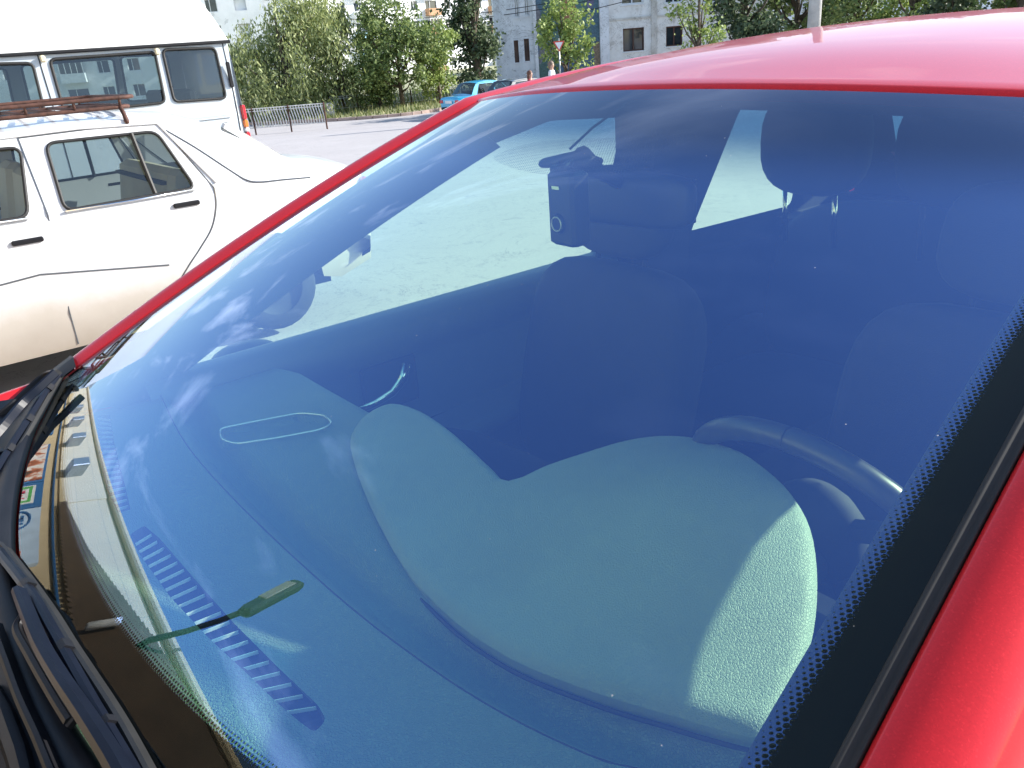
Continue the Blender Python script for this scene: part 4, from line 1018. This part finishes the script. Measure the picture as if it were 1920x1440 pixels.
tree(1, tp(528, 47), 7.4, 7.2, 24000, .24, m_will, 'wide pale green willow behind the low fence next to the van', trunk_h=.06, droop=.9)
tree(2, tp(632, 49), 4.4, 5.9, 10000, .24, m_will, 'smaller willow leaning against the wide willow on its right', trunk_h=.06, droop=.9)
tree(3, tp(745, 46), 4.8, 5.3, 12000, .15, m_green, 'round green tree with a forked dark trunk on the verge', trunk_h=.22)
tree(4, tp(700, 47), 2.6, 3.8, 5000, .15, m_green, 'small bushy tree low to the ground left of the round green tree', trunk_h=.05)
tree(5, tp(818, 47), 3.2, 4.0, 6000, .15, m_lime, 'light green tree right of the round one near the blue sedan', trunk_h=.2)
tree(6, tp(893, 50), 4.4, 9.5, 12000, .2, m_deep, 'tall dark green column tree against the corner of the mosaic building', 'col')
tree(7, tp(1062, 40), 2.6, 5.0, 2600, .17, m_lime, 'thin sparse tree in front of the mosaic panel behind the give way sign', trunk_h=.3)
tree(8, tp(1310, 38), 2.4, 4.9, 1500, .15, m_lime, 'sparse light green sapling beside the last bay of the mosaic building', trunk_h=.35)
tree(9, tp(1395, 46), 4.4, 8.0, 12000, .2, m_deep, 'dark dense tree left of the concrete pole', trunk_h=.15)
tree(10, tp(1490, 52), 4.6, 8.5, 9000, .22, m_green, 'leafy tree directly behind the concrete pole', trunk_h=.15)
tree(11, tp(1600, 50), 4.2, 7.5, 5000, .2, m_green, 'open green tree right of the concrete pole with white wall showing through', trunk_h=.2)
tree(12, tp(1705, 48), 4.0, 7.5, 5000, .2, m_lime, 'light green tree between open and dark trees at the right', trunk_h=.2)
tree(13, tp(1790, 44), 4.4, 7.5, 11000, .2, m_deep, 'dark dense tree above the middle of the red roof edge', trunk_h=.1)
tree(14, tp(1900, 42), 4.2, 7.0, 9000, .2, m_green, 'green tree at the far right end of the row', trunk_h=.1)

# ------------------------------------------------------------------ buildings
def facade(root, x0, x1, z0, z1, cells, mat, y=0, depth=.25):
    """front wall in local XZ plane (faces -Y) with rectangular openings; cells=[(xa,za,xb,zb)] -> one wall mesh"""
    xs = sorted({x0, x1, *[c[0] for c in cells], *[c[2] for c in cells]}); zs = sorted({z0, z1, *[c[1] for c in cells], *[c[3] for c in cells]})
    m = MB()
    for i in range(len(xs)-1):
        for j in range(len(zs)-1):
            cx, cz = (xs[i]+xs[i+1])/2, (zs[j]+zs[j+1])/2
            if any(c[0] < cx < c[2] and c[1] < cz < c[3] for c in cells): continue
            m.add([(xs[i], y, zs[j]), (xs[i+1], y, zs[j]), (xs[i+1], y, zs[j+1]), (xs[i], y, zs[j+1])], [(0, 1, 2, 3)])
    for a, b, c, d in cells:
        m.add([(a, y, b), (c, y, b), (c, y, d), (a, y, d), (a, y+depth, b), (c, y+depth, b), (c, y+depth, d), (a, y+depth, d)], [(0, 4, 5, 1), (1, 5, 6, 2), (2, 6, 7, 3), (3, 7, 4, 0)])
    return m
def plaster(name, base, dark, light, cracks=True, sc=1.2):
    M = NM(name); p = M.n('ShaderNodeBsdfPrincipled'); M.l(p.outputs[0], M.out.inputs[0]); p.inputs['Roughness'].default_value = .9
    tcn = M.n('ShaderNodeTexCoord').outputs['Object']; a = M.noise(sc, 9, .68, vec=tcn); c1 = M.ramp(a.outputs['Fac'], [(.30, dark), (.45, base), (.62, light)])
    b = M.noise(sc*.45, 6, .7, vec=tcn, dist=1.5); k = M.math('LESS_THAN', M.math('ABSOLUTE', M.math('SUBTRACT', b.outputs['Fac'], .5)), .0035 if cracks else -1)
    k2 = M.math('GREATER_THAN', M.noise(sc*.8, 5, .75, vec=tcn).outputs['Fac'], .62)
    m1 = M.n('ShaderNodeMixRGB'); M.l(M.math('MULTIPLY', k2, .6), m1.inputs[0]); M.l(c1, m1.inputs[1]); m1.inputs[2].default_value = (*[q*.62 for q in base], 1)
    m2 = M.n('ShaderNodeMixRGB'); M.l(k, m2.inputs[0]); M.l(m1.outputs[0], m2.inputs[1]); m2.inputs[2].default_value = (.22, .20, .18, 1)
    M.l(m2.outputs[0], p.inputs['Base Color']); M.l(M.bump(a.outputs['Fac'], .5, .03), p.inputs['Normal']); return M.m
m_wallw = plaster('white_wall', (.76, .77, .78), (.64, .64, .64), (.84, .84, .85), False, .3)
m_wallold = plaster('peeling_plaster', (.72, .70, .66), (.42, .38, .33), (.82, .81, .78))
m_wallblue = plaster('peeling_pale_plaster', (.66, .67, .68), (.46, .45, .44), (.78, .79, .80))
m_blpanel = pbr('blue_panel', (.30, .50, .60), .8, var=.2); m_bropanel = pbr('brown_panel', (.42, .24, .13), .8, var=.3, vscale=3)
m_wglass = pbr('dark_window_glass', (.03, .04, .05), .05, spec=.8, var=.5, vscale=.8); m_frw = pbr('white_frame', (.72, .73, .74), .6)
def apartments(label, p0, p1, zb, floors, seed, sth=2.75, dxw=3.2):
    p0 = np.array(p0); p1 = np.array(p1); L_ = np.hypot(*(p1-p0)); ang = math.atan2(p1[1]-p0[1], p1[0]-p0[0])
    root = empty('apartment_block', (p0[0], p0[1], zb), ang); tag(root, label, 'building', 'white apartment blocks in the distance'); r = random.Random(seed)
    n = int(L_/dxw); cells = []; H = floors*sth+1.0; pans = []; bal = []
    for i in range(n):
        for j in range(floors):
            x = i*dxw+dxw/2; z = .9+j*sth
            if i % 4 == 1: cells.append((x-1.1, z+.1, x+1.1, z+2.1)); bal.append((x, z))
            else: cells.append((x-.65, z+.75, x+.65, z+2.1))
    facade(root, 0, L_, 0, H, cells, m_wallw).build('wall', m_wallw, root)
    m = MB(); m.box((L_/2, 6.1, H/2), (L_, 11.4, H-.01)); m.box((L_/2, 6, H+.15), (L_+.5, 12.6, .3)); m.build('roof', m_wallw, root)
    cnt = 0
    for a, b, c, d in cells:
        if cnt < 95:
            f = MB(); f.box(((a+c)/2, .12, b+.03), (c-a, .08, .07)); f.box(((a+c)/2, .12, d-.03), (c-a, .08, .07))
            for xx in (a+.03, c-.03, a+(c-a)*.4): f.box((xx, .12, (b+d)/2), (.07, .08, d-b-.14))
            fo = f.build('window', m_frw, root); g = MB(); g.box(((a+c)/2, .19, (b+d)/2), (c-a-.01, .02, d-b-.01)); g.build('pane', m_wglass, fo); cnt += 1
    for k, (x, z) in enumerate(bal[:60]):
        m = MB(); m.box((x, -.5, z+.02), (2.5, 1.05, .12)); m.box((x, -1.0, z+.5), (2.5, .06, .9)); m.box((x-1.22, -.5, z+.5), (.05, .95, .9)); m.box((x+1.22, -.5, z+.5), (.05, .95, .9))
        bo = m.build('balcony', r.choice([m_blpanel, m_bropanel, m_bropanel, m_frw]), root)
        if r.random() < .6:
            g = MB()
            for t in np.linspace(-1.2, 1.2, 5): g.box((x+t, -1.0, z+1.65), (.07, .07, 1.35))
            g.box((x, -1.0, z+2.32), (2.5, .08, .08)); g.build('glazing_bars', m_frw, bo); g = MB(); g.box((x, -.96, z+1.62), (2.36, .02, 1.3)); g.build('pane', m_wglass, bo)
    return root
a0 = at(300, 130, 98); a1 = at(1010, 90, 138)
apartments('long white apartment block with balconies behind the willows', a0[:2], a1[:2], -2.2, 5, 1)
a0 = at(1250, 50, 95); a1 = at(2150, 20, 95)
apartments('white apartment block seen in gaps between the trees at the right', a0[:2], a1[:2], -2.0, 5, 2)
apartments('white apartment block beyond the van, seen stretched in the passenger edge of the windshield', (120, 20), (95, -44), -2.2, 5, 3)
# mosaic building
ang = math.atan2(-GR[1]*-1, GR[0]); 
DB = 50.0
b0 = at(930, 92, DB); b1 = at(1350, 60, DB); bx = b1-b0; bl = np.hypot(*bx[:2])
mosb = empty('mosaic_building', (b0[0], b0[1], -1.75), math.atan2(bx[1], bx[0])); tag(mosb, 'peeling two tone plaster building with coloured mosaic panel and brown windows', 'building')
ppm = DB/FOC
def bxz(px, py):          # pixel -> local facade coords
    d = ray(px, py); n_ = np.array([-bx[1], bx[0], 0]); t = ((b0-CAM)@n_)/(d@n_); p = CAM+d*t; q = (p-b0)
    return float(q[:2]@bx[:2]/bl), float(p[2]+1.75)
def W(pxs): (a, b), (c, d) = bxz(*pxs[0]), bxz(*pxs[1]); return (min(a, c), min(b, d), max(a, c), max(b, d))
wl = [W(((963, 76), (974, 117))), W(((982, 73), (994, 114))), W(((962, -12), (974, 32))), W(((981, -14), (993, 29)))]
wr = [W(((1168, 54), (1208, 94))), W(((1249, 50), (1280, 85)))]
wru = [W(((1164, -40), (1206, 6))), W(((1247, -42), (1280, 4))), W(((1318, -42), (1350, 3)))]
xm0 = bxz(1006, 60)[0]; xm1 = bxz(1124, 60)[0]; xp1 = bxz(1141, 60)[0]
Lb = 17.5; Hb = 10.5
facade(mosb, 0, xm0, 0, Hb, [w_ for w_ in wl], m_wallblue).build('left_wall', m_wallblue, mosb)
facade(mosb, xp1, Lb, 0, Hb, wr+wru, m_wallold, depth=.3).build('right_wall', m_wallold, mosb)
def mosaic():
    M = NM('mosaic'); p = M.n('ShaderNodeBsdfPrincipled'); M.l(p.outputs[0], M.out.inputs[0]); p.inputs['Roughness'].default_value = .5
    tcn = M.n('ShaderNodeTexCoord').outputs['Object']; mpn = M.n('ShaderNodeMapping'); M.l(tcn, mpn.inputs[0]); mpn.inputs['Scale'].default_value = (1, 1, .28)
    v = M.n('ShaderNodeTexVoronoi'); v.inputs['Scale'].default_value = 1.7; nz = M.noise(1.5, 3, vec=tcn); mm = M.n('ShaderNodeMixRGB'); mm.inputs[0].default_value = .35; M.l(mpn.outputs[0], mm.inputs[1]); M.l(nz.outputs['Color'], mm.inputs[2]); M.l(mm.outputs[0], v.inputs['Vector'])
    sp = M.n('ShaderNodeSeparateColor'); M.l(v.outputs['Color'], sp.inputs[0]); rmp = M.ramp(sp.outputs[0], [(0, (.06, .12, .11)), (.35, (.08, .16, .15)), (.5, (.05, .10, .20)), (.62, (.10, .20, .16)), (.8, (.34, .12, .05)), (.9, (.20, .22, .10)), (1, (.12, .10, .25))])
    t2 = M.n('ShaderNodeTexVoronoi'); t2.inputs['Scale'].default_value = 14; M.l(tcn, t2.inputs['Vector']); s2 = M.n('ShaderNodeSeparateColor'); M.l(t2.outputs['Color'], s2.inputs[0])
    m3 = M.n('ShaderNodeMixRGB', blend_type='MULTIPLY'); m3.inputs[0].default_value = .7; M.l(rmp, m3.inputs[1]); M.l(M.ramp(s2.outputs[0], [(0, (.6, .6, .6)), (1, (1.4, 1.4, 1.4))]), m3.inputs[2]); M.l(m3.outputs[0], p.inputs['Base Color']); return M.m
m = MB(); m.box(((xm0+xm1)/2, .15, Hb/2), (xm1-xm0-.01, .3, Hb-.02)); m.build('mosaic_panel', mosaic(), mosb)
m = MB(); m.box(((xm1+xp1)/2, -.1, Hb/2), (xp1-xm1, .5, Hb)); m.box((xm0-.08, -.05, Hb/2), (.2, .35, Hb-.03)); m.build('pilaster', m_wallblue, mosb)
m = MB(); m.box((Lb/2, 5.4, Hb/2), (Lb-.05, 10, Hb-.02)); m.box((Lb/2, 5.2, Hb+.1), (Lb+.4, 11, .25)); m.build('roof', m_wallold, mosb)
m = MB(); m.box((bxz(1226, 60)[0], -.04, Hb/2), (.35, .08, Hb-.1)); m.box((xp1+(Lb-xp1)/2, -.03, bxz(1200, 33)[1]), (Lb-xp1, .07, .12)); m.build('plaster_band', plaster('old_band', (.50, .47, .42), (.3, .27, .22), (.62, .6, .56)), mosb)
for k, (a, b, c, d) in enumerate(wl+wr+wru):
    fm = m_wood if k in (0, 1, 4, 5) else m_frw; f = MB()
    for xx in (a+.04, c-.04, (a+c)/2): f.box((xx, .2, (b+d)/2), (.08, .08, d-b))
    for zz in (b+.04, d-.04): f.box(((a+c)/2, .2, zz), (c-a-.09, .075, .08))
    fo = f.build('window', fm, mosb); g = MB(); g.box(((a+c)/2, .26, (b+d)/2), (c-a-.01, .02, d-b-.01)); g.build('pane', m_wglass, fo)
    s = MB(); s.box(((a+c)/2, -.02, b-.04), (c-a+.12, .1, .06)); s.build('sill', m_frw, fo)

# ------------------------------------------------------------------ street furniture
pp_ = gat(1522, 36); m_conc = pbr('concrete', (.42, .41, .39), .9, var=.2, vscale=3, bump=.4)
m = MB(); m.tube([(pp_[0], pp_[1], pp_[2]-.1), (pp_[0], pp_[1], pp_[2]+9.5)], [.27, .19], 12); o = m.build('utility_pole', m_conc, smooth=True); tag(o, 'grey concrete pole rising above the red roof among the trees', 'pole')
# give way sign
sp_ = at(1048, 84, 33); sgn = empty('road_sign', (sp_[0], sp_[1], gz(sp_[0], sp_[1])), math.atan2(GR[1], GR[0])); tag(sgn, 'white triangular give way sign with red border on a thin post', 'sign')
zt = sp_[2]-gz(sp_[0], sp_[1])
m = MB(); m.tube([(0, .03, -.1), (0, .03, zt+.25)], .03, 8); m.build('post', m_steel, sgn, True)
def tri(s, y): return roundpoly([(-s, s*.58), (s, s*.58), (0, -s*1.15)], .06*s/.35, 4)
for s, y, mt_, nm in ((.25, 0, m_tl, 'border'), (.165, -.012, m_frw, 'face')):
    m = MB(); m.prism(tri(s, 0), lambda a, b: (a, y-.004, b+zt), lambda a, b: (a, y+.012, b+zt)); m.build(nm, mt_, sgn)
# low ornamental fences
m_fence = pbr('grey_fence_metal', (.62, .61, .58), .6, metal=.1, var=.3, vscale=10)
def fence(p0, p1, label, nb, h=.95, posts=3):
    p0 = np.array(p0[:2]); p1 = np.array(p1[:2]); L_ = np.hypot(*(p1-p0)); root = empty('metal_fence', (p0[0], p0[1], gz(*p0)+.1), math.atan2(*(p1-p0)[::-1])); tag(root, label, 'fence', 'low metal fences on the verge')
    dz = (gz(*p1)-gz(*p0)); f = lambda t: dz*t
    for k in range(posts): m = MB(); t = k/(posts-1); m.tube([(L_*t, 0, f(t)-.1), (L_*t, 0, f(t)+h+.06)], .035, 8); m.build('post', m_rust, root)
    for z in (h, .18, h-.1): m = MB(); m.tube([(0, 0, z), (L_, 0, z+dz)], .018, 6); m.build('rail', m_fence, root)
    for k in range(nb):
        t = (k+.5)/nb; x = L_*t; m = MB(); m.tube([(x-.07, 0, f(t)+h), (x-.06, 0, f(t)+h-.15), (x+.01, 0, f(t)+h-.5), (x+.02, 0, f(t)+.18)], .024, 5); m.build('bar', m_fence, root)
f0 = gat(452, 37.0); f1 = gat(592, 36.5)
fence(f0, f1, 'grey low metal fence with bent bars right of the van', 26)
fence(gat(300, 37.5), f0, 'continuation of the low fence hidden behind the van', 20)
fence(gat(604, 47), gat(860, 49), 'dark low fence running behind the tree trunks', 40, .8, 6)
cb = gat(600, 44); m = MB(); m.box((cb[0], cb[1], cb[2]+.35), (.5, .5, .8), bev=.04); tag(m.build('concrete_block', m_conc), 'pale concrete block standing at the end of the back fence', 'block')
# wires
for k, (a, b, z) in enumerate(((560, 1180, 6.2), (560, 1180, 5.6), (700, 1200, 6.8))):
    A = at(a, 30+8*k, 60); B = at(b, -25+10*k, 44); m = MB(); m.tube([lerp(A, B, t)-np.array([0, 0, 1.6*4*t*(1-t)*.5]) for t in np.linspace(0, 1, 24)], .022, 5)
    tag(m.build('overhead_wire', m_rub, smooth=True), ['upper overhead wire sagging across the apartment facade', 'lower overhead wire sagging across the apartment facade', 'steepest overhead wire rising towards the mosaic building'][k], 'wire', 'overhead wires')
# wire near the car seen mirrored in the windshield
# people
def person(name, px, py, D, hgt, label, hairm, shirt, pants, face_az, hair_len=.0):
    hd_ = at(px, py, D); root = empty(name, (hd_[0], hd_[1], hd_[2]-hgt), face_az); tag(root, label, 'person', None); s = hgt/1.75
    J = {'pel': (0, 0, .95), 'bel': (0, 0, 1.12), 'che': (0, .01, 1.32), 'nk': (0, .0, 1.50), 'hd': (0, .02, 1.60), 'top': (0, .01, 1.67),
         'sl': (-.18, 0, 1.43), 'el': (-.25, .0, 1.15), 'wl': (-.23, .10, .90), 'hl': (-.22, .14, .80), 'sr': (.18, 0, 1.43), 'er': (.25, 0, 1.15), 'wr': (.23, .10, .90), 'hr': (.22, .14, .80),
         'tl': (-.10, 0, .88), 'kl': (-.11, .05, .50), 'al': (-.11, -.05, .09), 'fl': (-.12, .12, .04), 'tr': (.10, 0, .88), 'kr': (.11, -.04, .50), 'ar': (.11, -.12, .09), 'fr': (.12, .04, .04)}
    rad = dict(pel=.13, bel=.12, che=.14, nk=.055, hd=.095, top=.08, sl=.06, el=.045, wl=.03, hl=.035, sr=.06, er=.045, wr=.03, hr=.035, tl=.085, kl=.06, al=.04, fl=.04, tr=.085, kr=.06, ar=.04, fr=.04)
    E_ = [('pel', 'bel'), ('bel', 'che'), ('che', 'nk'), ('nk', 'hd'), ('hd', 'top'), ('che', 'sl'), ('sl', 'el'), ('el', 'wl'), ('wl', 'hl'), ('che', 'sr'), ('sr', 'er'), ('er', 'wr'), ('wr', 'hr'), ('pel', 'tl'), ('tl', 'kl'), ('kl', 'al'), ('al', 'fl'), ('pel', 'tr'), ('tr', 'kr'), ('kr', 'ar'), ('ar', 'fr')]
    ks_ = list(J); me = bpy.data.meshes.new('body'); me.from_pydata([tuple(np.array(J[k])*s) for k in ks_], [(ks_.index(a), ks_.index(b)) for a, b in E_], []); ob = bpy.data.objects.new('body', me); COL.objects.link(ob); ob.parent = root
    ob.modifiers.new('s', 'SKIN'); me.materials.append(m_skin)
    if not me.skin_vertices: me.skin_vertices.new()
    for i, k in enumerate(ks_): me.skin_vertices[0].data[i].radius = (rad[k]*s*.9, rad[k]*s*(.75 if k in ('pel', 'bel', 'che') else .95)); me.skin_vertices[0].data[i].use_root = k == 'pel'
    ob.modifiers.new('d', 'SUBSURF').levels = 2; ob.modifiers['d'].render_levels = 2
    m = MB(); m.ball((0, -.012*s, 1.645*s), (.088*s, .098*s, .095*s)); m.ball((0, -.05*s, (1.58-hair_len/2)*s), (.085*s, .06*s, (.08+hair_len/2)*s)); m.build('hair', hairm, root, True)
    def shell(nm, keys, grow, mt_):
        ks2 = [k for k in ks_ if k in keys]; me2 = bpy.data.meshes.new(nm); me2.from_pydata([tuple(np.array(J[k])*s) for k in ks2], [(ks2.index(a), ks2.index(b)) for a, b in E_ if a in ks2 and b in ks2], []); o2 = bpy.data.objects.new(nm, me2); COL.objects.link(o2); o2.parent = root; me2.materials.append(mt_)
        o2.modifiers.new('s', 'SKIN')
        if not me2.skin_vertices: me2.skin_vertices.new()
        for i, k in enumerate(ks2): me2.skin_vertices[0].data[i].radius = ((rad[k]*.9+grow)*s, (rad[k]*(.75 if k in ('pel', 'bel', 'che') else .95)+grow)*s); me2.skin_vertices[0].data[i].use_root = k in ('pel',)
        o2.modifiers.new('d', 'SUBSURF').levels = 2; o2.modifiers['d'].render_levels = 2
    shell('shirt', ('pel', 'bel', 'che', 'sl', 'el', 'sr', 'er'), .012, shirt); shell('trousers', ('pel', 'tl', 'kl', 'al', 'tr', 'kr', 'ar'), .01, pants)
    return root
person('person', 1033, 113, 25, 1.75, 'person with short hair and white shirt walking past the give way sign', m_hair2, m_shirt, m_cloth, YAW)
person('person', 993, 131, 25.5, 1.62, 'person with long reddish brown hair walking beside the white shirted one', m_hair, m_cloth2, m_cloth, YAW, .12)

# ------------------------------------------------------------------ shop in front of the car, mirrored in the windshield
SY = 4.5
shop = empty('shop_building', (-5, SY, 0)); tag(shop, 'beige shop with scalloped awning and posters, mirrored in the lower windshield', 'building'); SO = np.array([-5, SY, 0])
def Sx(nm, mb, mat, par=shop, **k): return mb.build(nm, mat, par, off=SO, **k)
def tiles():
    M = NM('cream_tiles'); p = M.n('ShaderNodeBsdfPrincipled'); M.l(p.outputs[0], M.out.inputs[0]); p.inputs['Roughness'].default_value = .6
    b = M.n('ShaderNodeTexBrick'); mpn = M.n('ShaderNodeMapping'); M.l(M.n('ShaderNodeTexCoord').outputs['Object'], mpn.inputs[0]); mpn.inputs['Rotation'].default_value = (R(90), 0, 0); M.l(mpn.outputs[0], b.inputs['Vector'])
    b.inputs['Scale'].default_value = 1; b.inputs['Brick Width'].default_value = 1.6; b.inputs['Row Height'].default_value = .55; b.inputs['Mortar Size'].default_value = .007; b.offset = 0
    b.inputs['Color1'].default_value = (.64, .52, .33, 1); b.inputs['Color2'].default_value = (.60, .48, .30, 1); b.inputs['Mortar'].default_value = (.38, .33, .25, 1); M.l(b.outputs[0], p.inputs['Base Color']); return M.m
m_tiles = tiles(); m_beige = pbr('beige_awning', (.72, .60, .42), .85, var=.08); m_brown = pbr('brown_wall', (.30, .20, .13), .8, var=.25, vscale=2); m_bluef = pbr('blue_frame', (.03, .14, .36), .5); m_lightb = pbr('pale_blue', (.5, .62, .78), .6)
m = MB(); m.box((20, SY+4, 1.98), (50, 8, 3.96)); Sx('wall', m, pbr('tan_wall', (.60, .47, .30), .8, var=.1, vscale=2))
m = MB(); m.box((29.5, SY+4, 4.58), (31, 8.1, 1.24)); m.box((4.5, SY+4, 4.58), (19, 8.05, 1.24)); m.box((20, SY+4, 5.27), (50.4, 8.3, .12), bev=.03); Sx('fascia', m, m_tiles)
m = MB(); x = -5.0
while x < 13.9:
    w_ = .19; ht = float(np.interp(x, [5.5, 7, 8.65, 10.5, 13.5], [5.18, 5.04, 4.76, 4.45, 4.12])); rr = [(x, ht), (x, 3.97), (x+w_*.25, 3.90), (x+w_*.5, 3.88), (x+w_*.75, 3.90), (x+w_, 3.97), (x+w_, ht)]
    n_ = len(rr); yo = [SY-.10, SY-.10, SY-.125, SY-.13, SY-.125, SY-.10, SY-.10]
    m.add([(a, y, b) for (a, b), y in zip(rr, yo)], [tuple(range(n_))])
    m.add([(x, SY-.10, ht), (x+w_, SY-.10, ht), (x+w_, SY, ht+.01), (x, SY, ht+.01)], [(0, 1, 2, 3)]); x += w_
Sx('corrugated_canopy', m, pbr('brown_sheet', (.12, .08, .05), .6, var=.2, vscale=2))
m = MB(); m.tube([(7.47, SY-.2, 4.05), (7.47, SY-.2, 4.55)], .06, 10); Sx('downpipe', m, m_frw, smooth=True)
m = MB(); m.tube([(-5, SY-.05, 3.78), (45, SY-.05, 3.80)], .03, 8); Sx('cable_duct', m, m_bluef)
for k in range(5):
    x = 17+4.6*k; m = MB(); m.box((x, SY-.22, 4.35), (.9, .4, .55), bev=.03); Sx('air_conditioner', m, m_steel)
m_posterr = pbr('poster_food', (.6, .22, .12), .5, var=.6, vscale=2.5); m_pg = pbr('poster_green', (.10, .42, .10), .5); m_ppink = pbr('poster_red', (.6, .04, .10), .5)
def food():
    M = NM('food_picture'); p = M.n('ShaderNodeBsdfPrincipled'); M.l(p.outputs[0], M.out.inputs[0]); nz = M.noise(1.4, 5, .6, dist=1)
    M.l(M.ramp(nz.outputs['Fac'], [(.3, (.10, .05, .03)), (.45, (.55, .14, .05)), (.52, (.8, .75, .7)), (.6, (.75, .70, .72)), (.7, (.5, .2, .15))]), p.inputs['Base Color']); return M.m
m_food = food()
for xa, xb, kind in ((16.5, 22.2, 'food'), (14.0, 16.35, 'label'), (10.4, 13.9, 'logo'), (24.5, 31, 'food'), (5.2, 8.6, 'logo'), (32, 38, 'food')):
    xm, wd = (xa+xb)/2, xb-xa
    p = MB(); p.box((xm, SY-.04, 2.25), (wd, .08, 2.5), bev=.01); po = Sx('poster', p, m_bluef if kind != 'logo' else m_lightb)
    if kind == 'food': p = MB(); p.box((xm, SY-.09, 2.75), (wd-.3, .02, 1.3)); Sx('picture', p, m_food, po)
    if kind == 'label':
        p = MB(); p.box((xm, SY-.09, 2.85), (1.7, .02, .85)); Sx('price_card', p, m_frw, po)
        p = MB(); p.box((xm, SY-.103, 2.85), (1.5, .006, .68)); Sx('card_field', p, m_pg, po)
        p = MB(); p.box((xm-.05, SY-.109, 2.85), (1.1, .006, .5), bev=.002); Sx('card_panel', p, m_frw, po)
        for a, b, c, d in ((-.4, .0, .08, .34), (-.12, .0, .26, .07), (-.12, 0, .07, .24), (.2, .12, .3, .08), (.1, .02, .08, .28), (.3, -.06, .1, .2), (.2, -.15, .26, .08)):
            p = MB(); p.box((xm+a, SY-.115, 2.85+b), (c, .006, d)); Sx('card_mark', p, m_ppink, po)
    if kind == 'logo':
        c_ = (xm+.9, 2.95); p = MB(); p.tube([(c_[0]+.62*math.cos(a), SY-.085, c_[1]+.30*math.sin(a)) for a in np.linspace(0, 6.283, 36)], .035, 6); Sx('oval_logo', p, m_bluef, po)
        for a, b, c, d in ((-.25, 0, .1, .34), (-.05, 0, .1, .34), (-.15, 0, .2, .07), (.18, .13, .28, .07), (.09, .0, .08, .32), (.2, -.0, .2, .06), (.28, -.08, .07, .16)):
            p = MB(); p.box((c_[0]+a, SY-.087, c_[1]+b), (c, .01, d)); Sx('logo_mark', p, m_bluef, po)
        p = MB(); p.box((xa+.45, SY-.085, 2.9), (.5, .01, .5)); Sx('orange_square', p, m_or, po)
# bracket lamp on the shop roof
lo = np.array([6.95, 4.5, 4.75]); lamp = empty('wall_lamp', lo); tag(lamp, 'street lamp on a bent bracket on the beige shop fascia, mirrored in the windshield', 'street lamp')
M_ = 0; Q = [(6.95, 4.46, 4.75), (6.83, 4.3, 4.85), (6.5, 4.05, 5.2), (6.32, 3.85, 5.55), (6.15, 3.62, 5.88)]
m = MB(); m.tube(Q, [.05, .045, .04, .04, .045], 10); m.build('bracket_arm', m_black, lamp, True, off=lo)
hv = Vector((6.22, 3.42, 6.40))-Vector(Q[-1]); M3 = hv.to_track_quat('X', 'Z').to_matrix()
m = MB(); m.box(tuple(Vector(Q[-1])+hv*.55), (.95, .32, .14), M3, bev=.05); m.build('lamp_head', m_black, lamp, off=lo)
m = MB(); m.box(tuple(Vector(Q[-1])+hv*.72+M3 @ Vector((0, 0, -.075))), (.5, .24, .02), M3, bev=.008); m.build('lamp_cover', pbr('tan_lamp_cover', (.30, .22, .12), .6), lamp, off=lo)
